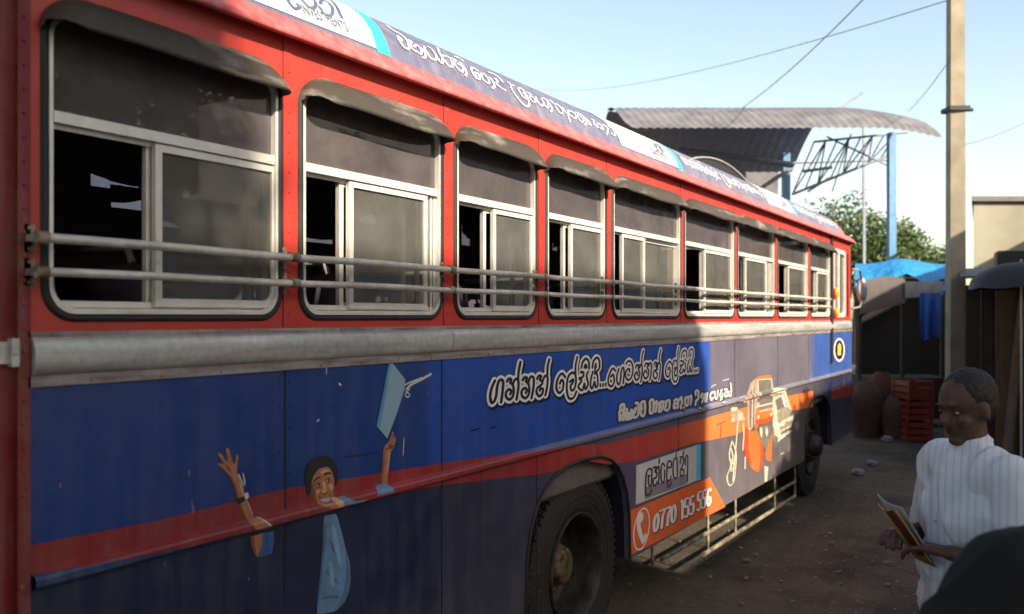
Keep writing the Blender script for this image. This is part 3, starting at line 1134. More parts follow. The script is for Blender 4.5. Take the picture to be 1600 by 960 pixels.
def stroke(mb, pts, wx, wz, fn, off, n=5, smooth=True, dx=0., dz=0.):
    """a pen stroke: ribbon with round ends; fn(t, z, off) places it"""
    p = catmull(pts, n) if smooth else pts
    p = [(a + dx, b + dz) for a, b in p]
    q = [p[0]]
    for a in p[1:]:
        if abs(a[0] - q[-1][0]) + abs(a[1] - q[-1][1]) > 1e-5: q.append(a)
    if len(q) < 2: return
    L, Rr = [], []
    for i, a in enumerate(q):
        b0 = q[max(i - 1, 0)]; b1 = q[min(i + 1, len(q) - 1)]
        d = Vector((b1[0] - b0[0], b1[1] - b0[1]))
        d = d.normalized() if d.length > 1e-9 else Vector((1, 0))
        nx, nz = -d.y * wx * .5, d.x * wz * .5
        if i in (0, len(q) - 1):
            e = -1 if i == 0 else 1
            ext = (a[0] + d.x * wx * .32 * e, a[1] + d.y * wz * .32 * e)
            pair = ((ext[0] + nx * .5, ext[1] + nz * .5), (ext[0] - nx * .5, ext[1] - nz * .5))
            body = ((a[0] + nx, a[1] + nz), (a[0] - nx, a[1] - nz))
            seq = [pair, body] if i == 0 else [body, pair]
        else:
            seq = [((a[0] + nx, a[1] + nz), (a[0] - nx, a[1] - nz))]
        for l_, r_ in seq:
            L.append(l_); Rr.append(r_)
    LAYER[0] += 1
    o0 = off + (LAYER[0] % 12) * .00004
    v, f = [], []
    m_ = len(L)
    for i in range(m_):
        o_ = o0 + .00025 * i / m_
        v.append(fn(L[i][0], L[i][1], o_)); v.append(fn(Rr[i][0], Rr[i][1], o_))
    for i in range(m_ - 1):
        f.append((2 * i, 2 * i + 1, 2 * i + 3, 2 * i + 2))
    mb.add(v, f)


def on_side(t, z, off):
    return (t, -off - bulge(z), z)


def strokes(orig, sc, lists):
    return [px(orig, sc, l) for l in lists]


A = strokes((750, 560), 12, [
    [(265, 415), (215, 520), (180, 640), (175, 760), (205, 830), (250, 800), (285, 700), (300, 560), (330, 440), (375, 400), (415, 440), (410, 560), (395, 700), (375, 830)],
    [(485, 440), (520, 385), (570, 400), (545, 450), (595, 500), (612, 600), (600, 700), (545, 770), (480, 740), (465, 650), (520, 585), (565, 620), (545, 680)],
    [(595, 480), (640, 395), (695, 410), (700, 560), (662, 780)], [(695, 400), (708, 230), (742, 65)],
    [(780, 415), (815, 360), (865, 375), (840, 425), (885, 475), (905, 575), (895, 675), (840, 745), (775, 715), (760, 625), (815, 560), (860, 595), (840, 655)],
    [(885, 455), (930, 350), (985, 370), (985, 530), (945, 755)],
    [(1050, 390), (1085, 330), (1130, 345), (1100, 400), (1155, 440), (1130, 500), (1055, 560), (1040, 640), (1090, 710), (1150, 660), (1160, 580), (1115, 570), (1100, 610)],
    [(1160, 420), (1200, 335), (1250, 360), (1240, 540), (1205, 700)], [(1245, 310), (1252, 150), (1285, 12)]])
A += strokes((860, 550), 12, [
    [(265, 480), (210, 410), (150, 450), (105, 560), (95, 690), (150, 770), (215, 700), (225, 570), (190, 530), (155, 600)],
    [(340, 565), (410, 520), (400, 580), (360, 640), (375, 720), (430, 690), (462, 560), (450, 430), (400, 390), (330, 440), (295, 560), (290, 720), (320, 850), (370, 880), (430, 840), (470, 740)],
    [(450, 420), (457, 250), (490, 90)],
    [(545, 380), (605, 390), (590, 470), (520, 500), (570, 540), (505, 650), (580, 720), (620, 590), (640, 700), (690, 600), (660, 450), (690, 370)],
    [(565, 300), (590, 190), (650, 130), (700, 180), (710, 320)], [(640, 240), (620, 290), (665, 290), (645, 240)],
    [(780, 370), (745, 500), (735, 640), (770, 680), (810, 560), (830, 660), (870, 620), (870, 480), (850, 380), (890, 330)],
    [(770, 300), (790, 180), (850, 110), (900, 160), (905, 310)], [(840, 220), (820, 280), (850, 280), (825, 300), (815, 420)],
    [(920, 600), (920, 655)], [(970, 595), (970, 648)], [(1020, 585), (1020, 640)],
    [(1205, 360), (1150, 310), (1100, 400), (1065, 520), (1080, 620), (1140, 640), (1180, 550), (1160, 430), (1110, 470)],
    [(1270, 310), (1230, 440), (1235, 570), (1270, 610), (1300, 500), (1310, 370), (1345, 290), (1365, 400), (1345, 600)]])
A += strokes((980, 530), 12, [
    [(-40, 470), (10, 410), (65, 440), (90, 540), (80, 660), (40, 750), (-15, 760), (-50, 680), (-30, 590), (20, 560), (30, 620)],
    [(140, 540), (165, 490), (215, 500), (190, 550), (218, 640), (200, 730), (150, 770), (120, 690), (160, 620), (185, 680)],
    [(215, 540), (240, 480), (265, 520), (258, 680), (235, 810)], [(255, 490), (263, 330), (290, 215)],
    [(310, 510), (335, 460), (385, 470), (360, 520), (388, 605), (370, 700), (320, 740), (290, 660), (330, 590), (355, 650)],
    [(385, 505), (410, 450), (438, 485), (430, 640), (408, 775)],
    [(485, 490), (510, 440), (550, 460), (520, 510), (555, 560), (482, 610), (478, 700), (520, 740), (550, 660), (520, 620)],
    [(545, 520), (575, 450), (605, 480), (595, 640), (575, 770)], [(588, 440), (593, 300), (620, 195)],
    [(820, 470), (780, 420), (735, 480), (705, 580), (720, 690), (765, 700), (790, 600), (770, 530), (745, 580)],
    [(865, 550), (905, 530), (890, 580), (870, 620), (880, 690), (915, 660), (932, 540), (915, 430), (880, 400), (845, 450), (830, 580), (835, 720), (870, 800), (915, 780), (940, 680)],
    [(935, 400), (932, 260), (955, 150)],
    [(985, 410), (1040, 420), (1030, 480), (975, 500), (1000, 540), (965, 610), (1005, 640), (1040, 570), (1055, 620), (1080, 540), (1070, 440)],
    [(1000, 350), (1020, 250), (1075, 210), (1100, 270), (1100, 350)], [(1055, 290), (1045, 340)],
    [(1140, 400), (1115, 520), (1120, 620), (1150, 590), (1160, 500), (1180, 620), (1205, 560), (1195, 440), (1210, 370)],
    [(1140, 320), (1155, 220), (1200, 190), (1225, 250), (1220, 350)], [(1180, 270), (1175, 330)],
    [(1240, 575), (1240, 630)], [(1275, 568), (1275, 622)], [(1310, 560), (1310, 615)]])
b1, b2, b3 = MB(), MB(), MB()
for s_ in A:
    stroke(b1, s_, .062, .044, on_side, .0030, dx=.016, dz=-.010)
    stroke(b2, s_, .054, .037, on_side, .0040)
    stroke(b3, s_, .021, .013, on_side, .0052)
slog = b2.build("slogan_lettering", m_whitel, bus)
b1.build("lettering_shadow", m_shadl, slog)
b3.build("lettering_core", m_darkl, slog)

D_ = strokes((955, 590), 12, [
    [(140, 720), (150, 625), (215, 630), (205, 690), (150, 740), (150, 800), (190, 770), (225, 790), (230, 660)], [(160, 590), (170, 520), (220, 510), (235, 600)],
    [(285, 590), (270, 680), (278, 780), (310, 765), (320, 660), (335, 765), (360, 750), (365, 600)],
    [(440, 480), (490, 490), (500, 600), (480, 720), (410, 750), (410, 640), (450, 570), (430, 660)],
    [(560, 600), (550, 480), (610, 460), (620, 600), (600, 710), (545, 700), (540, 560)],
    [(720, 560), (715, 450), (770, 420), (785, 560), (760, 660), (715, 660), (715, 560)], [(815, 480), (840, 450), (835, 560), (815, 650)],
    [(885, 470), (890, 560), (880, 640), (930, 620), (960, 560), (960, 460), (910, 470), (920, 570)],
    [(1000, 450), (1020, 500), (995, 600), (1050, 610), (1080, 540), (1075, 430), (1030, 440)],
    [(1165, 450), (1200, 410), (1235, 420), (1220, 480), (1165, 500), (1165, 580), (1200, 560), (1235, 560), (1240, 420)]])
D_ += strokes((1055, 590), 12, [
    [(70, 420), (100, 370), (115, 470), (90, 550), (130, 600), (150, 560)],
    [(180, 370), (175, 500), (220, 520), (240, 370), (205, 380)], [(270, 360), (290, 340), (290, 440), (270, 510)],
    [(375, 340), (370, 260), (420, 260), (420, 400), (380, 440), (370, 540), (420, 560)],
    [(470, 380), (490, 300), (520, 360), (500, 440), (480, 520), (520, 490)], [(550, 300), (545, 430), (575, 440), (590, 290)],
    [(660, 290), (710, 270), (650, 320), (660, 420), (700, 380)], [(735, 260), (740, 380), (775, 390), (790, 240)],
    [(840, 250), (870, 230), (830, 320), (860, 400), (880, 300)], [(840, 410), (850, 460), (880, 440)],
    [(910, 220), (950, 230), (920, 310), (930, 360), (970, 330), (960, 220)], [(1000, 260), (990, 330), (1030, 340), (1040, 230), (1025, 110)]])
b1, b2 = MB(), MB()
for s_ in D_:
    stroke(b1, s_, .058, .032, on_side, .0030)
    stroke(b2, s_, .036, .017, on_side, .0042)
sub = b2.build("subtitle_lettering", m_greyl, bus)
b1.build("lettering_shadow", M("dark lettering halo", (.035, .032, .045), .6), sub)

F_ = strokes((990, 690), 9.6, [
    [(215, 520), (215, 620), (235, 670), (255, 640), (265, 440), (235, 410), (195, 440), (175, 560), (170, 780), (200, 800), (245, 780), (260, 720)], [(205, 520), (238, 515)],
    [(285, 400), (330, 380), (310, 450), (340, 470), (330, 540), (290, 560), (285, 640), (320, 660), (345, 600)], [(330, 440), (365, 370), (375, 480), (365, 630)], [(378, 260), (372, 330)],
    [(460, 370), (430, 330), (405, 380), (405, 560), (430, 620), (455, 560), (455, 430)],
    [(490, 390), (510, 310), (550, 300), (555, 380), (500, 400), (490, 480), (495, 580), (540, 570), (550, 520)], [(495, 600), (510, 680), (545, 650), (550, 610)],
    [(650, 300), (625, 250), (590, 300), (585, 480), (610, 550), (645, 520), (645, 300)], [(635, 170), (625, 230)],
    [(690, 330), (700, 240), (735, 240), (740, 320), (700, 420), (690, 500), (730, 510), (745, 440), (700, 410)], [(745, 140), (735, 210)],
    [(770, 350), (770, 235), (800, 220), (803, 380), (797, 600)]])
b1 = MB()
for s_ in F_:
    stroke(b1, s_, .022, .012, on_side, .0034)
b1.build("name_lettering", M("charcoal lettering film", (.05, .05, .07), .5), bus)


def ellp(cx, cy, a, b, tilt=0, n=20):
    out = []
    for k in range(n + 1):
        q = 2 * math.pi * k / n
        x, y = a * math.cos(q), b * math.sin(q)
        out.append((cx + x - tilt * y, cy + y))
    return out


G_ = strokes((980, 755), 8, [
    ellp(353, 495, 25, 108, .09), [(403, 350), (458, 332), (435, 430), (420, 565)], [(478, 318), (533, 302), (508, 400), (494, 532)], ellp(572, 385, 25, 105, .06),
    [(664, 235), (683, 228), (682, 445)], [(757, 190), (718, 205), (716, 300), (748, 288), (757, 360), (737, 422), (712, 412)],
    [(826, 165), (786, 180), (784, 270), (815, 258), (822, 330), (802, 388), (776, 378)],
    [(918, 108), (882, 125), (880, 218), (905, 205), (912, 280), (892, 338), (866, 328)],
    [(978, 88), (945, 105), (942, 192), (965, 183), (971, 260), (951, 313), (929, 303)],
    [(1040, 92), (1020, 72), (999, 130), (996, 240), (1015, 283), (1035, 230), (1025, 175), (1001, 195)]])
b1, b2 = MB(), MB()
for s_ in G_:
    stroke(b2, s_, .058, .017, on_side, .0032, dx=.012, dz=-.006)
    stroke(b1, s_, .047, .012, on_side, .0042)
num = b1.build("phone_number", m_whitel, bus)
b2.build("lettering_shadow", M("dark red lettering shadow", (.10, .015, .02), .6), num)
b1 = MB()
stroke(b1, px((980, 755), 8, ellp(172, 575, 92, 258, .13, 28)), .018, .010, on_side, .0034, 3)
stroke(b1, px((980, 755), 8, [(150, 400), (135, 470), (142, 570), (165, 660), (190, 720)]), .055, .028, on_side, .0034)
stroke(b1, px((980, 755), 8, [(148, 405), (168, 400), (170, 450), (150, 470)]), .05, .03, on_side, .0036)
stroke(b1, px((980, 755), 8, [(182, 735), (205, 700), (222, 655)]), .05, .03, on_side, .0036)
b1.build("telephone_symbol", m_whitel, bus)

# printed man with raised arms
K, L_, B2 = ((330, 680), 4.8), ((460, 680), 5.333), ((320, 540), 2.285)
m_skind = M("printed skin shade", (.20, .070, .035), .5, 0, .25, 22)
m_skinl = M("printed skin lip", (.30, .10, .08), .5)
m_shirtd = M("printed shirt fold", (.07, .15, .27), .5, 0, .2, 14)
m_shirtl = M("printed shirt light", (.20, .35, .50), .5, 0, .15, 14)
film("printed_jacket", m_jacketp, [px(*B2, [(292, 645), (330, 618), (380, 606), (428, 605), (418, 700), (410, 800), (400, 985), (285, 985), (288, 800)]), px(*B2, [(470, 602), (505, 590), (530, 620), (548, 720), (558, 850), (565, 985), (498, 985), (512, 890), (519, 800), (500, 720)])], .0018, soft=True)
jk = film("printed_shirt", m_shirtp, [px(*B2, [(425, 612), (446, 606), (468, 604), (485, 660), (500, 720), (514, 770), (519, 820), (514, 870), (500, 910), (470, 945), (430, 956), (400, 962), (404, 880), (414, 780), (420, 690)])], .0022, soft=True)
film("shirt_fold", m_shirtd, [px(*B2, [(500, 722), (519, 820), (512, 880), (490, 922), (470, 944), (492, 880), (503, 800)]), px(*B2, [(424, 640), (432, 650), (424, 760), (412, 860), (402, 955), (406, 870), (416, 760)]), px(*B2, [(440, 690), (470, 730), (478, 760), (455, 735)]), px(*B2, [(410, 905), (450, 890), (480, 900), (448, 903)]), px(*B2, [(430, 800), (465, 830), (474, 850), (445, 832)])], .0026, jk, True)
film("shirt_light", m_shirtl, [px(*B2, [(452, 640), (466, 660), (480, 740), (486, 800), (470, 760), (456, 700)]), px(*B2, [(440, 770), (456, 790), (460, 860), (446, 850)])], .0030, jk, True)
arm = film("printed_arm", m_skinp, [
    px(*K, [(42, 220), (60, 212), (95, 218), (50, 150), (52, 130), (75, 142), (108, 190), (122, 197), (108, 105), (120, 94), (135, 115), (155, 195), (162, 215), (175, 215), (184, 152), (196, 148), (203, 160), (195, 200), (188, 270), (195, 300), (225, 345), (245, 430), (296, 590), (315, 615), (250, 640), (215, 560), (185, 470), (165, 380), (130, 300), (85, 250)]),
    px(*K, [(250, 640), (330, 612), (410, 675), (408, 702), (300, 708), (275, 680)]),
    px(*K, [(290, 765), (385, 735), (380, 820), (345, 915), (320, 890), (295, 820)]),
    px(*L_, [(735, 130), (752, 85), (778, 62), (800, 10), (812, -30), (824, -28), (822, 20), (836, 10), (842, 40), (832, 90), (800, 138), (788, 230), (775, 330), (770, 402), (702, 408), (720, 290)])], .0020)
film("arm_shade", m_skind, [px(*K, [(130, 300), (150, 310), (185, 390), (205, 470), (235, 560), (268, 634), (250, 640), (215, 560), (185, 470), (165, 380)]), px(*K, [(292, 768), (315, 760), (322, 830), (335, 900), (320, 890), (296, 820)]), px(*L_, [(720, 290), (735, 140), (750, 140), (738, 290), (728, 402), (704, 406)]), px(*K, [(100, 225), (130, 240), (150, 285), (118, 262)]), px(*L_, [(775, 75), (800, 70), (815, 100), (790, 120)])], .0025, arm, True)
film("arm_light", m_skinp2, [px(*K, [(205, 350), (222, 370), (240, 440), (262, 520), (245, 480), (225, 430)]), px(*L_, [(778, 150), (792, 148), (778, 260), (768, 330)])], .0026, arm, True)
film("printed_sleeve", m_sleevep, [px(*K, [(388, 735), (465, 722), (470, 800), (452, 890), (350, 918), (380, 830)])], .0019)
film("printed_watch", m_hairp, [px(*K, [(183, 480), (240, 456), (252, 492), (200, 520)])], .0030)
film("printed_cuff", m_greyl, [px(*K, [(192, 297), (203, 290), (240, 372), (238, 388)]), px(*K, [(228, 284), (236, 288), (252, 350), (245, 385)]), px(*K, [(240, 440), (268, 428), (278, 462), (258, 488)]), px(*K, [(262, 490), (270, 498), (308, 600), (300, 595)]), px(*K, [(330, 612), (345, 614), (410, 672), (400, 680)])], .0032)
film("printed_collar", m_shirtp, [px(*L_, [(690, 412), (768, 402), (792, 465), (640, 502), (668, 440)]), px(*L_, [(400, 505), (430, 530), (470, 545), (560, 530), (540, 555), (440, 570), (380, 580), (350, 520)])], .0024)
face = film("printed_face", m_skinp, [px(*L_, [(135, 420), (140, 375), (152, 335), (175, 300), (205, 275), (245, 262), (275, 264), (305, 300), (318, 340), (330, 390), (342, 450), (338, 515), (365, 540), (376, 582), (330, 602), (260, 608), (210, 605), (180, 585), (155, 555), (140, 500)])], .0024, None, True)
film("face_shade", m_skind, [px(*L_, [(135, 420), (150, 400), (165, 450), (172, 510), (185, 560), (170, 575), (150, 545), (138, 490)]), px(*L_, [(325, 390), (342, 450), (336, 515), (318, 500), (322, 450)]), px(*L_, [(168, 400), (195, 392), (218, 400), (218, 436), (185, 446), (168, 430)]), px(*L_, [(250, 366), (276, 352), (302, 362), (296, 392), (262, 398)]), px(*L_, [(200, 462), (212, 484), (240, 500), (266, 488), (272, 468), (258, 480), (232, 488)]), px(*L_, [(196, 520), (205, 495), (212, 500), (204, 530)]), px(*L_, [(282, 478), (300, 500), (306, 522), (296, 512)]), px(*L_, [(160, 560), (200, 588), (260, 596), (240, 606), (205, 604)])], .0026, face, True)
film("printed_hair", m_hairp, [px(*L_, [(100, 495), (90, 450), (85, 400), (82, 345), (92, 300), (98, 262), (122, 225), (135, 200), (162, 190), (185, 172), (212, 178), (240, 168), (285, 184), (312, 200), (336, 232), (352, 270), (360, 320), (352, 390), (334, 425), (324, 360), (312, 305), (290, 275), (262, 264), (230, 272), (200, 280), (170, 318), (152, 345), (140, 385), (136, 420), (128, 500)])], .0029, face, True)
film("eyebrow", m_hairp, [px(*L_, [(150, 388), (172, 362), (205, 345), (207, 357), (178, 372), (156, 398)]), px(*L_, [(238, 322), (265, 310), (290, 310), (300, 326), (268, 326), (245, 337)])], .0031, face, True)
film("eye", m_skinp2, [px(*L_, [(178, 416), (196, 404), (214, 412), (204, 428), (186, 430)]), px(*L_, [(258, 378), (278, 362), (296, 372), (284, 387), (266, 389)])], .0031, face, True)
film("pupil", m_hairp, [px(*L_, [(190, 406), (202, 404), (206, 416), (200, 428), (190, 426)]), px(*L_, [(270, 366), (282, 363), (287, 374), (281, 386), (271, 386)])], .0035, face, True)
film("mouth", m_skinl, [px(*L_, [(198, 530), (215, 516), (250, 518), (290, 504), (302, 516), (296, 545), (270, 562), (235, 568), (210, 555)])], .0031, face, True)
film("printed_teeth", M("printed teeth", (.42, .37, .33), .5), [px(*L_, [(210, 532), (248, 527), (290, 514), (288, 534), (262, 552), (234, 556), (218, 548)])], .0036, face, True)
film("face_light", m_skinp2, [px(*L_, [(228, 400), (240, 380), (252, 410), (262, 455), (254, 478), (232, 480), (222, 470), (236, 445)]), px(*L_, [(215, 302), (240, 286), (268, 284), (285, 303), (250, 312), (220, 330)]), px(*L_, [(176, 462), (196, 455), (206, 470), (192, 490), (178, 486)]), px(*L_, [(282, 415), (304, 408), (316, 440), (300, 462), (284, 445)]), px(*L_, [(300, 525), (338, 516), (360, 545), (368, 576), (332, 592), (302, 570)])], .0030, face, True)
film("printed_board", m_bookp, [px(*B2, [(665, 58), (714, 122), (712, 155), (685, 240), (650, 333), (615, 290), (640, 160)])], .0022)
film("printed_board_edge", m_bookedge, [px(*B2, [(655, 66), (665, 58), (624, 294), (611, 290)])], .0026)
def mark(name, mat_, s_, wx, wz, off, parent=None):
    b_ = MB(); stroke(b_, s_, wx, wz, on_side, off); return b_.build(name, mat_, parent or bus)


for s_, w_ in ((px(*B2, [(718, 158), (735, 140), (770, 122), (806, 102)]), .010), (px(*B2, [(714, 140), (740, 128), (775, 115)]), .006), (px(*B2, [(716, 165), (730, 175), (724, 185), (714, 176), (730, 155)]), .005), (px(*B2, [(710, 330), (706, 392)]), .004), (px(*B2, [(433, 80), (432, 103)]), .004), (px(*B2, [(400, 270), (406, 265)]), .006), (px(*B2, [(478, 136), (484, 142)]), .007)):
    mark("scratch", m_greyl, s_, w_, w_, .0020)
for s_ in strokes((1055, 590), 12, [[(670, 185), (710, 150), (760, 140)], [(890, 60), (940, 45), (1010, 25)]]):
    mark("scratch", m_greyl, s_, .012, .005, .0020)
for s_ in strokes((680, 480), 3.333, [[(185, 645), (225, 632)], [(285, 632), (310, 624)], [(1465, 612), (1510, 596)], [(1488, 610), (1484, 680)]]):
    mark("scuff_mark", m_hairp, s_, .011, .005, .0034)
for s_ in strokes((320, 540), 2.285, [[(500, 398), (545, 392), (615, 378)], [(640, 372), (690, 352)]]):
    mark("scuff_mark", m_hairp, s_, .004, .003, .0034)

# printed vehicles
V = ((1120, 570), 4.573)
film("printed_car", m_creamp, [px(*V, [(398, 235), (490, 188), (506, 240), (520, 290), (552, 360), (530, 450), (490, 510), (450, 540), (415, 575), (398, 430)]), px(*V, [(360, 178), (420, 165), (500, 172), (480, 200), (372, 206)]), px(*V, [(338, 722), (366, 732), (357, 835), (340, 838)])], .0022)
film("printed_car_glass", m_dgreyp, [px(*V, [(413, 255), (480, 212), (503, 292), (430, 330)]), px(*V, [(410, 500), (435, 520), (430, 605), (402, 600)]), px(*V, [(455, 480), (540, 440), (525, 460), (458, 505)]), px(*V, [(460, 425), (500, 405), (498, 420), (462, 440)])], .0028)
film("printed_tricycle_canopy", m_tanp, [px(*V, [(215, 205), (240, 130), (288, 88), (290, 235), (272, 420), (240, 470), (218, 480)]), px(*V, [(180, 240), (300, 205), (302, 240), (190, 275)])], .0020)
film("printed_tricycle", m_orange, [px(*V, [(275, 345), (395, 315), (402, 385), (350, 420), (300, 425), (272, 470)]), px(*V, [(290, 86), (385, 75), (389, 98), (292, 110)]), px(*V, [(205, 440), (240, 480), (285, 468), (312, 540), (330, 600), (322, 720), (290, 770), (250, 745), (215, 680), (190, 600)]), px(*V, [(342, 640), (396, 480), (386, 690), (350, 682)])], .0024)
film("printed_tricycle_glass", m_dgreyp, [px(*V, [(295, 114), (386, 105), (396, 180), (362, 205), (296, 225)]), px(*V, [(232, 205), (268, 150), (268, 230), (262, 440), (236, 450)]), px(*V, [(290, 450), (395, 425), (390, 500), (345, 620), (318, 560)]), px(*V, [(296, 250), (392, 235), (395, 300), (300, 330)])], .0026)
tri = film("tricycle_shade", M("printed orange shade", (.45, .07, .02), .5, 0, .2, 18), [px(*V, [(205, 445), (222, 470), (225, 600), (250, 720), (215, 680), (192, 600)]), px(*V, [(312, 545), (330, 600), (322, 715), (296, 760), (310, 680)]), px(*V, [(278, 395), (350, 385), (398, 350), (400, 385), (350, 420), (290, 425)])], .0027, None, True)
film("tricycle_lamp", m_creamp, [px(*V, [(306, 452), (318, 448), (324, 485), (316, 515), (306, 500)]), px(*V, [(346, 455), (358, 450), (363, 485), (355, 510), (346, 495)])], .0031, tri, True)
film("tricycle_pillar", m_creamp, [px(*V, [(288, 112), (295, 110), (298, 235), (291, 240)]), px(*V, [(386, 104), (392, 104), (402, 225), (394, 230)]), px(*V, [(270, 300), (394, 270), (395, 280), (272, 310)]), px(*V, [(250, 160), (256, 150), (252, 440), (245, 450)])], .0031, tri)
m_creamd = M("printed car shade", (.27, .235, .17), .5, 0, .3, 20)
film("car_shade", m_creamd, [px(*V, [(430, 338), (503, 300), (545, 352), (520, 372), (470, 400), (440, 420)]), px(*V, [(400, 440), (412, 480), (408, 560), (400, 500)]), px(*V, [(450, 440), (530, 395), (532, 425), (455, 470)]), px(*V, [(372, 208), (480, 202), (470, 212), (400, 232)])], .0030, None, True)
film("car_light", m_greyl, [px(*V, [(458, 425), (480, 412), (478, 432), (460, 440)]), px(*V, [(520, 378), (540, 366), (542, 382), (524, 394)]), px(*V, [(458, 225), (474, 216), (494, 290), (480, 298)]), px(*V, [(452, 520), (530, 468), (530, 478), (454, 532)])], .0034, None, True)
moto = film("printed_motorcycle", m_tanp, [px(*V, [(98, 345), (180, 330), (205, 400), (110, 405)])], .0020)
for s_ in [px(*V, q) for q in ([(155, 330), (142, 480), (130, 620), (112, 830)], [(105, 548), (86, 640), (96, 720), (70, 800), (86, 862), (118, 832), (134, 700), (130, 610), (106, 548)], [(98, 600), (112, 660), (98, 760), (120, 720), (100, 680)], [(185, 415), (190, 500), (182, 610)], [(200, 660), (198, 745)], [(292, 108), (388, 102)], [(312, 450), (318, 520)], [(352, 450), (356, 510)], [(455, 640), (475, 630)], [(540, 585), (550, 575)], [(300, 335), (395, 316)])]:
    mark("chrome_line", m_creamp, s_, .030, .008, .0032, moto)
for s_ in [px(*V, q) for q in ([(125, 268), (150, 250), (182, 240)], [(105, 320), (138, 318)], [(108, 400), (112, 395)], [(168, 355), (170, 385)], [(292, 375), (296, 372)], [(384, 358), (388, 355)], [(290, 285), (294, 280)])]:
    mark("chrome_patch", m_creamp, s_, .075, .03, .0034, moto)
# round emblem beside the driver's window
EC = (1311, 547)
e1 = MB(); e1.poly([S(EC[0] + 8.6 * math.cos(2 * math.pi * k / 28), EC[1] + 18.5 * math.sin(2 * math.pi * k / 28)) for k in range(28)][::-1], [], side(-.0022)); emb = e1.build("round_emblem", m_whitel, bus)
e2 = MB(); e2.poly([S(EC[0] + 6.9 * math.cos(2 * math.pi * k / 28), EC[1] + 15.5 * math.sin(2 * math.pi * k / 28)) for k in range(28)][::-1], [], side(-.0030)); e2.build("emblem_field", m_shadl, emb)
e3 = MB(); e3.poly([S(x, y) for x, y in ((1308.6, 556), (1313.4, 555), (1313.8, 540), (1311, 536), (1308.4, 541))], [], side(-.0036)); e3.build("emblem_figure", m_yellow, emb)

# ------------------------------------------------------------------ film graphics on the roof cove
ARC = [0.]
for (y0, z0), (y1, z1) in zip(RP, RP[1:]):
    ARC.append(ARC[-1] + math.hypot(y1 - y0, z1 - z0))


def cove(s_):
    s_ = max(0, min(s_, ARC[-1] - 1e-6))
    for i in range(len(ARC) - 1):
        if s_ <= ARC[i + 1]:
            u = (s_ - ARC[i]) / (ARC[i + 1] - ARC[i])
            (y0, z0), (y1, z1) = RP[i], RP[i + 1]
            ln = math.hypot(y1 - y0, z1 - z0)
            return y0 + (y1 - y0) * u, z0 + (z1 - z0) * u, -(z1 - z0) / ln, (y1 - y0) / ln
    return RP[-1][0], RP[-1][1], 0, 1


def on_roof(t, s_, off):
    y, z, ny, nz = cove(s_)
    return (t, y + ny * off, z + nz * off)


SMAX = max(range(0, 400), key=lambda k: (cove(k * .001)[1] - CAMZ) / (cove(k * .001)[0] - CAMY)) * .001


def RS(x, y):
    """photo point -> (length, arc height) on the roof cove"""
    m_ = (HY - y) / (1650.0 - x) / CS
    a, b = 0., SMAX
    f = lambda q: (cove(q)[1] - CAMZ) / (cove(q)[0] - CAMY)
    if f(b) < m_: q = b
    else:
        for _ in range(40):
            q = (a + b) / 2
            if f(q) < m_: a = q
            else: b = q
    return T(x, cove(q)[0]), q


def rpx(orig, sc, lists):
    return [[RS(orig[0] + x / sc, orig[1] + y / sc) for x, y in l] for l in lists]


RT = rpx((600, 30), 9.6, [
    [(25, 105), (80, 145), (150, 192), (230, 232), (300, 290), (345, 360), (365, 440), (340, 460), (280, 420), (220, 340), (200, 275), (240, 300), (250, 340)],
    [(350, 330), (400, 350), (380, 390), (420, 460), (480, 500), (540, 530), (545, 470), (480, 400), (440, 430)], [(540, 440), (590, 490), (610, 570), (570, 590)],
    [(590, 420), (610, 480), (680, 590), (760, 620), (770, 560), (720, 480), (680, 440), (650, 430)],
    [(795, 440), (820, 520), (860, 590), (860, 670), (820, 640), (800, 600)],
    [(850, 570), (900, 560), (980, 600), (1020, 680), (1000, 730), (940, 690), (890, 620)],
    [(1010, 600), (1060, 620), (1040, 670), (1090, 740), (1160, 800), (1170, 730), (1100, 680)], [(1050, 572), (1120, 595), (1180, 640)], [(1130, 660), (1190, 730), (1225, 820), (1210, 860)]])
RT += rpx((730, 90), 9.6, [
    [(130, 290), (110, 240), (150, 250), (180, 310), (160, 335), (100, 290), (60, 220), (50, 170), (90, 170), (150, 210)],
    [(200, 250), (215, 320), (290, 390), (320, 380), (300, 320), (260, 280), (230, 250)],
    [(330, 310), (380, 380), (400, 440), (365, 470)], [(400, 330), (450, 350), (430, 400), (470, 440), (520, 480), (570, 500)], [(310, 230), (400, 265), (480, 325), (520, 380)],
    [(600, 375), (650, 420), (690, 432)], [(640, 420), (670, 500), (750, 620), (830, 710), (890, 740), (920, 700), (890, 600), (830, 500), (780, 470), (760, 490), (800, 560), (850, 620), (870, 600), (830, 540)],
    [(900, 540), (940, 560), (930, 620), (990, 680), (1010, 650), (960, 590)],
    [(1020, 600), (1040, 660), (1100, 730), (1140, 700), (1100, 630)],
    [(1120, 620), (1180, 640), (1210, 720), (1190, 760), (1140, 710)], [(1190, 640), (1250, 740), (1260, 800), (1240, 820)]])
RT += rpx((840, 130), 9.6, [
    [(175, 262), (240, 320), (290, 330), (350, 390), (370, 460), (310, 440), (260, 360)],
    [(370, 380), (400, 430), (470, 490), (440, 430), (490, 430), (550, 470), (560, 540), (500, 500)], [(450, 500), (480, 590)],
    [(560, 450), (620, 470), (590, 510), (650, 590), (680, 560), (630, 500)], [(600, 460), (670, 500), (700, 560)],
    [(680, 520), (740, 560), (700, 640)], [(740, 560), (790, 630), (750, 620)],
    [(800, 550), (840, 570), (830, 610), (890, 670), (880, 620)],
    [(900, 610), (940, 640), (980, 700), (930, 680)], [(970, 630), (1040, 680), (1030, 780)], [(1040, 640), (1120, 700), (1150, 790), (1100, 760)]])
PER = 2.94
m_roofw = M("white roof lettering", (.82, .82, .80), .5, 0, .05)
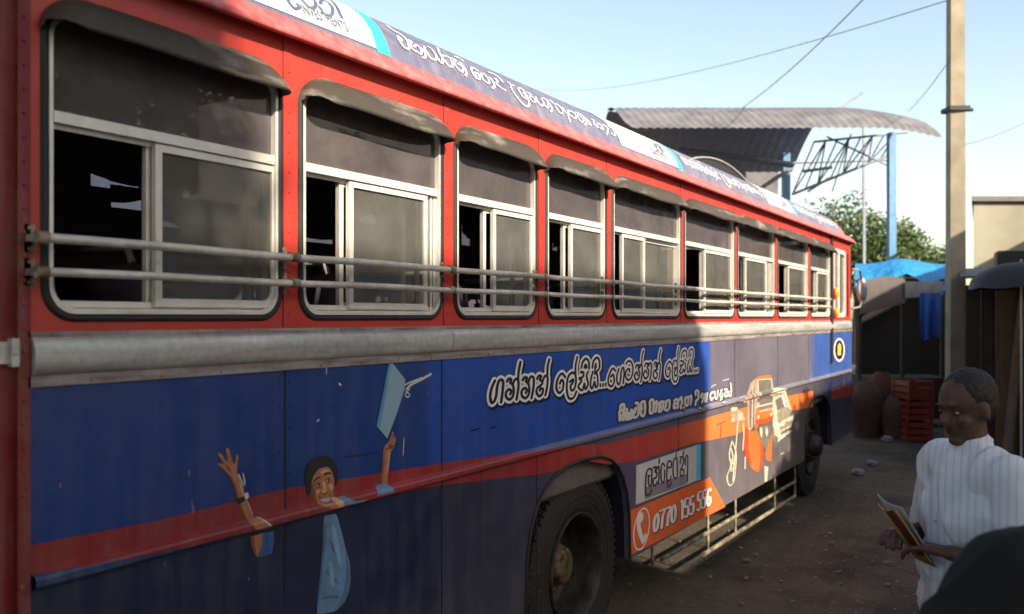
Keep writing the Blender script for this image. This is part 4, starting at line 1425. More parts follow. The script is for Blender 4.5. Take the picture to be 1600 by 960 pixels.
for k, tmax in ((0, 99), (1, 99), (2, 10.33)):
    b1 = MB()
    for s_ in RT:
        q = [(a + PER * k, b) for a, b in s_]
        if max(a for a, b in q) < tmax:
            stroke(b1, q, .0135, .0085, on_roof, .004)
    b1.build("roof_lettering", m_roofw, bus)

# white name panels with cyan edge
def cove_sheet(ta, tb, sa, sb, off, edge, n=10, m_=12):
    mb = MB()
    v = []
    for i in range(n + 1):
        s_ = sa + (sb - sa) * i / n
        x0, x1 = ta(s_), tb(s_)
        for j in range(m_ + 1):
            v.append(on_roof(x0 + (x1 - x0) * j / m_, s_, off))
    f = []
    for i in range(n):
        for j in range(m_):
            a = i * (m_ + 1) + j
            f.append((a, a + 1, a + m_ + 2, a + m_ + 1))
    mb.add(v, f, True)
    return mb


r0, r1 = RS(586, 72), RS(556, 20)            # right edge of the white panel, low and high
lx = T(395) - .30
slope = lambda s_: r0[0] + (r1[0] - r0[0]) * ((s_ - r0[1]) / (r1[1] - r0[1])) ** 1.2 if s_ > r0[1] else r0[0]
s_lo, s_hi = r0[1] - .012, .40
font = None


def roof_text(body, t0, s0, h, k):
    cu = bpy.data.curves.new("txt", 'FONT')
    cu.body = body
    cu.size = 1.0
    cu.space_character = 1.12
    ob = bpy.data.objects.new("txt", cu)
    COL.objects.link(ob)
    me = bpy.data.meshes.new_from_object(ob.evaluated_get(bpy.context.evaluated_depsgraph_get()))
    bpy.data.objects.remove(ob)
    mb = MB()
    wd = max(v.co.x for v in me.vertices)
    mb.add([on_roof(t0 + v.co.x * h / wd, s0 + v.co.y * .058, .0052) for v in me.vertices], [tuple(p.vertices) for p in me.polygons])
    bpy.data.meshes.remove(me)
    return mb


SA = rpx((400, 0), 5.333, [
    [(335, 40), (355, 70), (320, 78), (285, 50), (262, 15), (270, -20)], [(372, 2), (420, 55), (478, 72), (490, 25), (450, -10)],
    [(520, 62), (560, 120), (622, 132), (632, 75), (590, 28), (545, 10), (530, 40)], [(600, -5), (660, 55), (692, 120), (712, 158)]])
ti = RS(400 + 388 / 5.333, 110 / 5.333)
te = RS(400 + 768 / 5.333, 265 / 5.333)
for k in range(3):
    dt = PER * k
    sh = cove_sheet(lambda s_: lx + dt, lambda s_: slope(s_) + dt, s_lo, s_hi, .003, 0).build("roof_name_panel", m_white, bus)
    cove_sheet(lambda s_: slope(s_) + dt + .001, lambda s_: slope(s_) + .075 + dt, s_lo - .02, s_hi, .0028, 0, 10, 2).build("panel_edge", m_cyan, sh)
    b1 = MB()
    for s_ in SA:
        stroke(b1, [(a + dt, b) for a, b in s_], .016, .010, on_roof, .0045)
    b1.build("panel_lettering", m_steelbl, sh)
    L0 = te[0] - ti[0]
    roof_text("INVESTMENTS", ti[0] + dt, te[1] - .003, L0, k).build("panel_caption", m_steelbl, sh)

# ================================================================== PLACES BEHIND
m_concrete = M("weathered concrete pole", (.27, .24, .18), .85, 0, .25, 3, .4, 30)
m_tin = worn_mat("corrugated roofing", (.13, .13, .15), (.24, .235, .24), .6, .35, .7, (1, 1, 1), .2)
m_postblue = M("blue painted steel", (.10, .25, .46), .5, 0, .15)
m_steel = M("grey painted truss steel", (.24, .27, .33), .6, 0, .2)
RIGHT = Vector((SN, -CS, 0)); FWD = Vector((CS, SN, 0)); UP = Vector((0, 0, 1))

# bus stand shelter
base = P(1290, 496, 20.0); base.z = 0
shel = thing("bus_stand_shelter", "large open shelter with curved corrugated roof on blue steel posts", "shelter", base)
def lat(px_, D): return (px_ - HX) / FPX * D
DF, DR, DBK = 18.6, 20.8, 23.4
# finer corrugation
rows = []
N = 150
for k in range(N + 1):
    u = k / N
    row = []
    for i in range(9):
        a = i / 8
        D = DF + (DR - DF) * a
        zf = CAMZ + (HY - 200) * DF / FPX; zr = CAMZ + (HY - 173) * DR / FPX
        xl = lat(988 - 40 * a ** .6, D); xr = lat(1474 - 95 * a ** 1.4, D)
        X = xl + (xr - xl) * u
        z = zf + (zr - zf) * math.sin(a * math.pi / 2) + .014 * math.sin(k * math.pi / 2 + .8)
        if u > .80: z -= .22 * ((u - .80) / .20) ** 1.5
        row.append(Vector((0, CAMY, 0)) + RIGHT * X + FWD * D + UP * z)
    rows.append(row)
rf = MB(); rf.rings(rows, False); rf.build("front_roof_slope", m_tin, shel)
rows = []
for k in range(91):
    u = k / 90
    row = []
    for i in range(9):
        a = i / 8
        D = DR + (DBK - DR) * a
        zr = CAMZ + (HY - 173) * DR / FPX; zb = CAMZ + (HY - 268) * DBK / FPX
        X = lat(950, DR) + (lat(1292, DR) - lat(950, DR)) * u
        row.append(Vector((0, CAMY, 0)) + RIGHT * X + FWD * D + UP * (zb + (zr - zb) * math.cos(a * math.pi / 2) - .02 + .010 * math.sin(k * math.pi / 2)))
    rows.append(row)
rb_ = MB(); rb_.rings(rows, False); rb_.build("rear_roof_slope", M("haze-tinted roof underside", (.34, .38, .50), .7), shel)  # pale bluish colour paints distance haze into the underside
bw = MB()
def bx(px0, px1, py0, py1, D, th=.08):
    a = P(px0, py1, D); b = P(px1, py0, D)
    return (a + b) / 2, RIGHT * ((px1 - px0) / 2 / FPX * D), FWD * th, UP * ((py1 - py0) / 2 / FPX * D)
bw.obox(*bx(1050, 1215, 262, 420, 26.5))
bw.build("rear_wall", M("stained shelter wall", (.14, .135, .15), .9, 0, .3, 2), shel)
def post(name, px_, ytop, D, wpx, m, parent):
    p = P(px_, ytop, D)
    h = wpx / 2 / FPX * D
    q = MB(); q.obox((p.x, p.y, p.z / 2), RIGHT * h, FWD * h, UP * (p.z / 2))
    return q.build(name, m, parent)
post("shelter_post", 1393, 208, 20.4, 11, m_postblue, shel)
post("shelter_post", 1228, 240, 22.4, 11, m_postblue, shel)
post("shelter_post", 1350, 200, 23.5, 4, m_steel, shel)
post("shelter_post", 1160, 225, 22.8, 9, m_steel, shel)
tr_ = MB()
def bar(a, b, r=.04): tr_.tube([P(*a), P(*b)], r, 6)
up_, dn_ = [], []
for k in range(9):
    u = k / 8
    up_.append((1272 + 146 * u, 222 - 15 * u, 20.8))
    dn_.append((1238 + 158 * u, 304 - 64 * u, 21.2))
for a, b in zip(up_, up_[1:]): bar(a, b, .028)
for a, b in zip(dn_, dn_[1:]): bar(a, b, .038)
for i in range(8):
    bar(up_[i], dn_[i], .018)
    if i % 2: bar(up_[i], dn_[i + 1], .018)
    else: bar(dn_[i], up_[i + 1], .018)
bar((1292, 214, 20.9), (1394, 262, 21), .022); bar((1330, 209, 20.9), (1300, 300, 21.1), .016); bar((1255, 268, 21), (1300, 262, 21), .04); bar((1262, 300, 21), (1296, 278, 21), .03)
bar((1290, 184, 21), (1348, 145, 21), .03)
bar((1238, 262, 22.3), (1150, 320, 22.3), .06); bar((1060, 235, 22), (1238, 258, 22), .08); bar((1238, 255, 22.3), (1400, 250, 22.3), .03)
tr_.build("roof_truss", m_steel, shel)

# concrete utility pole and wires
pb = P(1493, 496, 12.5); pb.z = 0
pole = thing("utility_pole", "tall square concrete utility pole standing beyond the front of the bus", "pole", pb)
pm = MB()
hw0, hw1 = .108, .082
v = []
for z, h in ((0, hw0), (9.5, hw1)):
    for sx_, sy_ in ((-1, -1), (1, -1), (1, 1), (-1, 1)):
        q = Matrix.Rotation(R(24), 3, 'Z') @ Vector((sx_ * h, sy_ * h, 0))
        v.append((pb.x + q.x + .0, pb.y + q.y, z))
pm.rings([v[:4], v[4:]], True, True, False)
pm.build("pole_shaft", m_concrete, pole)
cb = MB(); cc = P(1493, 172, 12.5); cb.obox(cc, RIGHT * .14, FWD * .14, UP * .03); cb.tube([cc + RIGHT * .14, cc + RIGHT * .24], .025, 8)
cb.build("clamp_band", m_black, pole)
ca = MB(); ca.obox((pb.x, pb.y, 9.0), RIGHT * .7, FWD * .05, UP * .05)
ca.build("cross_arm", m_concrete, pole)
m_wire = M("grey overhead cable", (.13, .14, .15), .7)
def wire(a, b, sag, r, label):
    a, b = P(*a), P(*b)
    pts = [a.lerp(b, k / 16) - UP * sag * 4 * (k / 16) * (1 - k / 16) for k in range(17)]
    tag(MB().tube(pts, r, 6).build("overhead_wire", m_wire), label, "wire", "overhead wires")
wire((1372, -25, 13), (1155, 172, 21), .12, .009, "thick overhead wire running from above down to the shelter roof")
wire((1500, -5, 12.5), (840, 140, 45), .5, .007, "faint long overhead wire crossing the open sky left of the pole")
wire((1483, 95, 12.5), (1418, 175, 20), .05, .006, "short overhead wire from the concrete pole to the shelter roof end")
wire((1500, 228, 12.5), (1660, 150, 20), .15, .006, "overhead wire leaving the concrete pole towards the right edge")

# trees
def leaf_mat(name, a, b):
    m, nt, p = newmat(name)
    n = noise(nt, 1.1, 3, .6)
    n2 = noise(nt, 30, 2, .5)
    r_ = ramp(nt, n.outputs[0], [(.35, a), (.65, b)])
    v_ = ramp(nt, n2.outputs[0], [(.3, (.7, .7, .7)), (.7, (1.25, 1.25, 1.1))])
    nt.links.new(mixcol(nt, 1, r_.outputs[0], v_.outputs[0], 'MULTIPLY'), p.inputs["Base Color"])
    p.inputs["Roughness"].default_value = .6
    try:
        p.inputs["Transmission Weight"].default_value = 0
    except Exception: pass
    return m
m_leaf = leaf_mat("green foliage", (.035, .075, .018), (.085, .13, .035))
m_bark = M("brown bark", (.10, .075, .05), .9, 0, .3, 12, .5, 30)


def tree(name, label, loc, blobs, trunk_h, trunk_r, nleaf, size, group=None, dens=45):
    root = thing(name, label, "tree", loc, group)
    tk = MB()
    base = Vector(loc)
    top = base + UP * trunk_h
    tk.tube([base, base + UP * trunk_h * .5 + Vector((.08, .05, 0)), top], [trunk_r, trunk_r * .8, trunk_r * .6], 10)
    for c, r_ in blobs:
        c = Vector(c)
        m_ = top.lerp(c, .5) + Vector((random.uniform(-.2, .2), random.uniform(-.2, .2), .1))
        tk.tube([top - UP * .2, m_, c], [trunk_r * .5, trunk_r * .3, trunk_r * .1], 7)
        for q in range(4):
            e = c + Vector((random.uniform(-1, 1), random.uniform(-1, 1), random.uniform(-.5, 1))).normalized() * r_ * .8
            tk.tube([m_, m_.lerp(e, .6) + Vector((0, 0, .1)), e], [trunk_r * .25, trunk_r * .15, trunk_r * .05], 5)
    tk.build("trunk", m_bark, root)
    cr = MB()
    tot = sum(r_ ** 2 for c, r_ in blobs)
    for c, r_ in blobs:
        c = Vector(c)
        k = int(nleaf * r_ ** 2 / tot)
        clumps = [c + Vector((random.gauss(0, 1), random.gauss(0, 1), random.gauss(0, .8))).normalized() * r_ * random.uniform(.35, 1.0) for _ in range(max(8, k // dens))]
        for i in range(k):
            ce = random.choice(clumps)
            p = ce + Vector((random.gauss(0, 1), random.gauss(0, 1), random.gauss(0, .8))) * r_ * .17
            d = Vector((random.gauss(0, 1), random.gauss(0, 1), random.gauss(.3, 1))).normalized()
            a = d.orthogonal().normalized()
            a = Matrix.Rotation(random.uniform(0, 6.28), 3, d) @ a
            b = d.cross(a)
            s_ = size * random.uniform(.6, 1.3)
            cr.add([p - a * s_, p - b * s_ * .4 + d * s_ * .1, p + a * s_, p + b * s_ * .4 + d * s_ * .1], [(0, 1, 2, 3)])
    cr.build("crown", m_leaf, root)
    return root


b0 = P(1340, 496, 34); b0.z = 0
tree("leafy_tree", "broad green tree far behind the shelter beside the front of the bus", b0,
     [(P(1300, 360, 34), 1.5), (P(1340, 372, 34), 1.6), (P(1372, 378, 33), 1.3), (P(1405, 372, 34), 1.0), (P(1320, 410, 33), 1.5), (P(1385, 415, 33), 1.4)], 2.5, .22, 9000, .10)
b1_ = P(1435, 496, 38); b1_.z = 0
tree("leafy_tree", "smaller green tree far behind the blue tarpaulin close to the concrete pole", b1_,
     [(P(1432, 402, 38), 1.0), (P(1450, 412, 38), 1.0), (P(1415, 420, 38), 1.1)], 2.2, .18, 4000, .10)

# market stall with blue tarpaulin
m_tarp = M("bright blue tarpaulin", (.020, .22, .50), .5, 0, .2, 3, .8, 7, .08)
m_tarp2 = M("dull tarpaulin lining", (.12, .10, .098), .8, 0, .2, 3)
m_wood = M("dark stall timber", (.032, .025, .02), .85, 0, .3, 6, stretch=(8, 8, 1))
m_cloth = M("shade-dark sacking", (.012, .011, .011), .9)  # near-black colour stands in for shade inside the stall
sbase = P(1405, 496, 15.2); sbase.z = 0
stall = thing("market_stall", "roadside market stall covered with a bright blue tarpaulin", "stall", sbase)
rows = []
for k in range(17):
    u = k / 16
    pxk = 1336 + 143 * u
    sag = 10 * math.sin(u * math.pi) - 5 * math.sin(u * 9)
    row = []
    for D, py in ((14.6, 456 - 16 * math.sin(u * 3.14) + 8 * math.sin(u * 9) - (5 if u > .5 else 0)), (14.8, 430 - sag), (15.4, 414 - sag * .5), (16.2, 412 - sag * .5), (17.2, 432)):
        row.append(P(pxk, py, D))
    rows.append(row)
tp = MB(); tp.rings(rows, False); tp.build("tarpaulin", m_tarp, stall)
rows = []
for k in range(13):
    u = k / 12
    pxk = 1342 + 72 * u
    rows.append([P(pxk, 444 - 12 * math.sin(u * 2.5), 14.55), P(pxk + 2, 465 + 16 * (1 - u), 14.5), P(pxk, 474 + 18 * (1 - u), 14.52)])
tp = MB(); tp.rings(rows, False); tp.build("sagging_flap", m_tarp2, stall)
rows = []
for k in range(9):
    u = k / 8
    pxk = 1414 + 60 * u
    rows.append([P(pxk, 440, 14.5), P(pxk, 452 + 4 * math.sin(u * 8), 14.46), P(pxk, 466 - 4 * u, 14.48)])
tp = MB(); tp.rings(rows, False); tp.build("pale_flap", M("pale sheet", (.20, .21, .215), .8), stall)
for px_ in (1343, 1410, 1472):
    post("stall_post", px_, 436, 14.7, 5, m_wood, stall)
for px_ in (1343, 1472):
    post("stall_post", px_, 430, 17, 5, m_wood, stall)
ct = MB(); ct.obox(*bx(1345, 1470, 588, 650, 15.0, .5)); ct.build("counter", m_wood, stall)
bk = MB(); bk.obox(*bx(1338, 1478, 435, 640, 17.3, .04)); bk.build("back_sheet", m_cloth, stall)
hb_ = P(1455, 460, 14.35)
rows = []
for k in range(9):
    u = k / 8
    rows.append([P(1437 + 34 * u, 458, 14.35 + .05 * math.sin(u * 14)), P(1437 + 34 * u, 495, 14.3 + .08 * math.sin(u * 14)), P(1439 + 30 * u, 528 + 4 * math.sin(u * 7), 14.33 + .08 * math.sin(u * 14))])
hc = MB(); hc.rings(rows, False)
tag(hc.build("hanging_cloth", M("deep blue cloth", (.02, .09, .34), .8), None, hb_), "deep blue cloth hanging at the right side of the tarpaulin stall", "cloth")

# goods around the stall
def crate(px_, base_py, D, w, d, h, m, label, group, ang, z0=0.):
    p = P(px_, base_py, D); p.z = z0
    rot = Matrix.Rotation(ang, 3, 'Z')
    root = thing("plastic_crate", label, "crate", p, group)
    X, Y = rot @ Vector((1, 0, 0)), rot @ Vector((0, 1, 0))
    b = MB()
    for s_ in (-1, 1):
        for k in range(3):
            zc = h * (.17 + .33 * k)
            b.obox(p + Y * s_ * d / 2 + UP * zc, X * w / 2, Y * .012, UP * h * .12)
            b.obox(p + X * s_ * w / 2 + UP * zc, X * .012, Y * (d / 2 - .013), UP * h * .12)
    for a in (-1, 1):
        for c in (-1, 1):
            b.obox(p + X * a * (w / 2 + .002) + Y * c * (d / 2 + .002) + UP * h / 2, X * .02, Y * .02, UP * h / 2)
    b.obox(p + UP * .02, X * (w / 2 - .02), Y * (d / 2 - .02), UP * .01)
    b.build("crate_body", m, root)
m_cr = M("faded red plastic", (.20, .03, .02), .5)
for i, (w_, lb) in enumerate((("lowest", "faded red plastic crate at the bottom of the stack before the stall"), ("middle", "faded red plastic crate in the middle of the stack before the stall"), ("top", "faded red plastic crate on top of the stack before the stall"))):
    crate(1426, 688, 13.0, .42, .34, .29, m_cr, lb, "red crates stacked by the stall", R(28 + 5 * i), .295 * i)
def sack(px_, D, r_, h, m, label, group=None):
    p = P(px_, 600, D); p.z = 0
    b = MB()
    rows = []
    for k in range(9):
        u = k / 8
        rr = r_ * (.85 + .3 * math.sin(u * 2.6)) * (1 if u < .8 else (1 - (u - .8) * 2.6))
        rows.append([p + Vector((rr * (1 + .08 * math.sin(3 * a + k)) * math.cos(a), rr * .85 * math.sin(a), h * u + .03 * math.sin(2 * a) * u)) for a in [2 * math.pi * j / 16 for j in range(16)]])
    b.rings(rows, True, True)
    tag(b.build("stuffed_sack", m, None, p), label, "sack", group)
m_sack = M("brown sackcloth", (.07, .045, .03), .9, 0, .25, 10, .4)
m_sack2 = M("dark red sackcloth", (.09, .028, .02), .9, 0, .25, 10, .4)
sack(1352, 13.4, .26, .80, m_sack, "brown stuffed sack standing left of the other sacks by the stall", "sacks by the stall")
sack(1378, 13.8, .26, .92, m_sack2, "tall dark red stuffed sack between the brown sacks by the stall", "sacks by the stall")
sack(1400, 13.2, .22, .62, m_sack, "short brown stuffed sack next to the red crates", "sacks by the stall")
rbm = M("crumpled pale plastic", (.22, .24, .28), .6)
for px_, py, r_, lb in ((1386, 690, .09, "crumpled white plastic bag lying on the ground near the red crates"), (1362, 727, .07, "pale blue plastic scrap lying on open ground before the stall"), (1340, 742, .08, "pale plastic scrap on the ground nearest to the bus front")):
    D = CAMZ * FPX / (py - HY)
    p = P(px_, py, D); p.z = 0
    b = MB(); v, f = [], []
    for i in range(7):
        for j in range(10):
            a = math.pi * i / 6; q = 2 * math.pi * j / 10
            rr = r_ * random.uniform(.65, 1.15)
            v.append((p.x + rr * math.sin(a) * math.cos(q), p.y + rr * math.sin(a) * math.sin(q), max(0.002, r_ * .4 + rr * .5 * math.cos(a))))
    for i in range(6):
        for j in range(10):
            f.append((i * 10 + j, (i + 1) * 10 + j, (i + 1) * 10 + (j + 1) % 10, i * 10 + (j + 1) % 10))
    b.add(v, f); tag(b.build("plastic_litter", rbm, None, p), lb, "litter")

lt = MB()
for i in range(70):
    x_, y_ = random.uniform(5.5, 15.5), random.uniform(-3.2, 1.2)
    sz_ = random.uniform(.02, .06)
    a_ = random.uniform(0, 3.14)
    u_ = Vector((math.cos(a_), math.sin(a_), random.uniform(-.15, .15))) * sz_; v__ = Vector((-math.sin(a_), math.cos(a_), random.uniform(-.3, .3))) * sz_ * random.uniform(.3, .8)
    c_ = Vector((x_, y_, .012 + abs(u_.z) + abs(v__.z)))
    lt.add([c_ - u_ - v__, c_ + u_ - v__ * .8, c_ + u_ * .7 + v__, c_ - u_ * .8 + v__ * .7 + UP * .01], [(0, 1, 2, 3)])
tag(lt.build("leaf_litter", M("dry leaves and paper scraps", (.14, .115, .08), .8, 0, .6, 2.5)), "dry leaves and paper scraps scattered over the bare yard", "litter", kind="stuff")

# tin shack right of the pole, cream building behind it
kb = P(1570, 496, 11.5); kb.z = 0
shack = thing("market_shack", "dark timber and tin shack standing right of the concrete pole", "shack", kb)
wl_ = MB()
for i, (a, b, top, D, m) in enumerate(((1508, 1532, 446, 11.2, 0), (1532, 1556, 436, 11.3, 1), (1556, 1592, 440, 11.2, 2), (1592, 1640, 430, 11.1, 0), (1640, 1760, 432, 11.2, 1))):
    base_py = HY + CAMZ * FPX / D
    q = MB(); q.obox(*bx(a, b - 1, top, base_py, D, .02))
    q.build("wall_board", [m_wood, M("rusty tin", (.055, .036, .03), .7, 0, .3, 3), M("brown plank", (.11, .075, .04), .8, 0, .25, 4, stretch=(8, 8, 1))][m], shack)
rfm = MB()
rfm.add([P(1500, 432, 10.9), P(1770, 424, 10.7), P(1770, 412, 13.5), P(1500, 420, 13.5), P(1500, 436, 10.9), P(1770, 428, 10.7)], [(0, 1, 2, 3), (4, 5, 1, 0)])
rfm.build("tin_roof", M("dark tin roof", (.07, .065, .065), .6), shack)
bd = MB(); bd.obox(*bx(1520, 1760, 436, 690, 13.3, .05)); bd.build("rear_board", m_wood, shack)
lp = MB(); a = P(1572, 715, 10.6); a.z = 0; lp.tube([a, P(1598, 470, 10.95)], [.06, .05], 8)
tag(lp.build("leaning_post", M("weathered brown post", (.11, .085, .06), .9), None, a), "weathered brown wooden post leaning on the tin shack", "post")
um = P(1596, 450, 10.3)
cbm = MB()
rows = []
for i in range(6):
    a = i / 5 * math.pi / 2
    rows.append([um + Vector((.55 * math.sin(a) * math.cos(q) , .55 * math.sin(a) * math.sin(q), .30 * math.cos(a) - .02 * abs(math.sin(4 * q)) * math.sin(a))) for q in [2 * math.pi * j / 24 for j in range(24)]])
cb0 = um.copy(); cb0.z = 0
umb = thing("market_umbrella", "black umbrella standing open at the right edge before the shack", "umbrella", cb0)
cbm.rings(rows, True); cbm.build("canopy", M("black umbrella cloth", (.007, .007, .009), .6), umb)
MB().tube([cb0, um + UP * .33], .015, 8).build("pole", m_alud, umb)
cbase = P(1640, 496, 19); cbase.z = 0
bld = thing("cream_building", "cream plastered building with flat dark roof edge right of the concrete pole", "building", cbase)
def block(a, b, za, zb, D0, D1):
    c = [P(a, HY, D0), P(b, HY, D0), P(b + (b - 800) * .12, HY, D1), P(a + 3, HY, D1)]
    lo_ = [Vector((p.x, p.y, za)) for p in c]; hi_ = [Vector((p.x, p.y, zb)) for p in c]
    m_ = MB(); m_.add(lo_ + hi_, [(0, 1, 5, 4), (1, 2, 6, 5), (2, 3, 7, 6), (3, 0, 4, 7), (4, 5, 6, 7), (3, 2, 1, 0)])
    return m_
block(1521, 2000, 0, 4.10, 18, 22).build("wall", M("cream plaster", (.28, .26, .20), .85, 0, .16, 1.2), bld)
block(1518, 2004, 4.102, 4.20, 17.9, 22.1).build("roof_slab", M("dark roof edge", (.14, .135, .13), .8), bld)
q = MB()
q.obox(*bx(1560, 1640, 392, 470, 17.95, .03)); q.build("window", m_clear, bld)

# ------------------------------------------------------------------ street behind the photographer (casts the shade on the bus)
m_fac = M("pale shop plaster", (.36, .36, .37), .85, 0, .15, .8)
m_fac2 = M("grey shop plaster", (.28, .28, .30), .85, 0, .15, .8)
m_shut = M("grey roller shutter", (.25, .27, .30), .5, .2, .1, 4)
m_dark = M("dark shop glass", (.03, .035, .045), .15)
def shop(label, x0, x1, y1, h, m, nb, storeys, dep=6.):
    c = ((x0 + x1) / 2, y1 - 3, 0)
    root = thing("shop_building", label, "building", c, "shops across the street")
    b = MB(); b.box(x0, x1, y1 - dep, y1, 0, h); b.build("wall", m, root)
    b = MB(); b.box(x0 + .01, x1 - .01, y1 + .002, y1 + .10, h - .25, h - .02); b.build("cornice", m_fac2, root)
    for s_ in range(storeys):
        z0 = .3 if s_ == 0 else 3.4
        z1 = 2.7 if s_ == 0 else 5.0
        for k in range(nb):
            w_ = (x1 - x0) / nb
            a = x0 + w_ * (k + .18); e = x0 + w_ * (k + .82)
            fr_ = MB(); fr_.box(a, e, y1 + .002, y1 + .05, z0, z1)
            f_ = fr_.build("shutter" if s_ == 0 else "window", m_shut if s_ == 0 else m_fac2, root)
            if s_:
                g_ = MB(); g_.box(a + .08, (a + e) / 2 - .03, y1 + .052, y1 + .06, z0 + .08, z1 - .08); g_.box((a + e) / 2 + .03, e - .08, y1 + .052, y1 + .06, z0 + .08, z1 - .08); g_.build("pane", m_dark, f_)
    return root
EY = math.tan(SUN_EL) / .941
YB = -9.0
shop("tall pale shop building behind the photographer towards the rear of the bus", -14, 5.57 - .36 * 9, YB, 1.96 + EY * 9, m_fac, 5, 2, .9)
YN = -4.5
shop("low grey market stall building behind the photographer opposite the middle of the bus", 3.95, 7.02, YN, .08 + EY * 4.5, m_fac2, 2, 1, 2.)
shop("grey market stall building of middle height behind the photographer opposite the front wheel", 7.04, 9.5, YN, .98 + EY * 4.5, m_fac2, 2, 1, 2.)
shop("tall pale shop building behind the photographer opposite the bus front", 9.52, 34, YN, 2.85 + EY * 3.7, m_fac, 8, 1, 5.)
tree("street_tree", "small leafy street tree behind the photographer opposite the front wheel", (6.85, -4.35, 0), [((6.9, -4.4, 3.25), .42), ((6.5, -4.3, 2.9), .36), ((7.3, -4.5, 3.4), .38), ((6.15, -4.3, 2.5), .30)], 1.9, .07, 5200, .05, "street trees")
tree("street_tree", "broad dark tree across the street mirrored in the rear windows of the bus", (9.5, -13.5, 0), [((9.0, -13.5, 6.2), 1.7), ((10.6, -13.2, 5.4), 1.5), ((8.2, -13.8, 4.8), 1.2), ((11.8, -13.6, 6.6), 1.3), ((9.8, -13.6, 7.2), 1.2)], 3.5, .22, 9000, .12, "street trees")
tree("street_tree", "second dark tree across the street farther towards the front of the bus", (17, -17, 0), [((17, -17, 6.5), 2.0), ((19, -17, 5.8), 1.7), ((15.4, -17, 5.5), 1.5)], 3.5, .22, 7000, .13, "street trees")
tree("street_tree", "added tree canopy high over the photographer that dims the sky light", (-2.6, -6.2, 0), [((x_, y_, 4.15 - .64 * y_ + r_), r_) for x_, y_, r_ in ((-4, -2.2, 1.5), (-1.2, -2.0, 1.5), (1.4, -2.3, 1.4), (3.8, -2.4, 1.3), (-3.2, -4.6, 1.7), (-.4, -4.6, 1.7), (2.4, -4.7, 1.6), (5.0, -4.6, 1.4), (0.8, -6.4, 1.5), (3.6, -6.6, 1.4), (-2.0, -6.6, 1.6))], 7.0, .30, 30000, .16, "street trees")  # unseen tree added to hold back overhead sky light
tree("street_tree", "large leafy street tree behind the photographer near the rear of the bus", (-3.2, -7.6, 0), [((-1.85, -7.6, 7.25), .80), ((-1.75, -7.4, 6.55), .70), ((-2.6, -7.6, 7.4), 1.0), ((-2.5, -7.5, 6.6), .9), ((-3.4, -7.4, 7.0), 1.1), ((-2.0, -7.7, 8.0), .9), ((-3.2, -7.7, 8.2), 1.2)], 4.8, .25, 26000, .12, "street trees", 16)

# ================================================================== PEOPLE
m_skin = M("brown skin", (.085, .040, .025), .55, 0, .30, 26, .35, 150, .003)
m_hair = M("short black hair", (.012, .011, .011), .7, 0, .2, 60, .5, 120)
m_shirt = M("white striped shirt", (.62, .66, .72), .8, 0, .05, 6)
nt = m_shirt.node_tree
wv = nt.nodes.new("ShaderNodeTexWave"); wv.inputs["Scale"].default_value = 14; wv.bands_direction = 'Y'
tcx = nt.nodes.new("ShaderNodeTexCoord"); nt.links.new(tcx.outputs["Object"], wv.inputs["Vector"])
cr_ = ramp(nt, wv.outputs["Fac"], [(.0, (.53, .57, .63)), (.35, (.64, .68, .74))])
nt.links.new(cr_.outputs[0], nt.nodes["Principled BSDF"].inputs["Base Color"])
m_sarong = M("pale sarong cloth", (.50, .50, .53), .85, 0, .1, 6)
m_coat = M("black jacket cloth", (.006, .006, .0075), .95, 0, .2, 20, .3)
m_trous = M("dark trousers", (.025, .025, .03), .85)
m_shoe = M("black shoe", (.015, .014, .013), .5)
m_eye = M("eye white", (.30, .27, .25), .4)


from mathutils import noise as mnoise


def crease(ob, amp, f, sz=1.0):
    """cloth creases: push the surface in and out along its normals"""
    me = ob.data
    me.update()
    nr = [v.normal.copy() for v in me.vertices]
    for v, n in zip(me.vertices, nr):
        p = Vector((v.co.x * f, v.co.y * f, v.co.z * f * sz))
        a = mnoise.noise(p) + .5 * mnoise.noise(p * 2.1 + Vector((3, 1, 7)))
        r_ = 1 - abs(mnoise.noise(p * .8 + Vector((9, 2, 4)))) * 2
        v.co += n * amp * (a * .6 + max(r_, 0) ** 3 * .9)
    me.update()


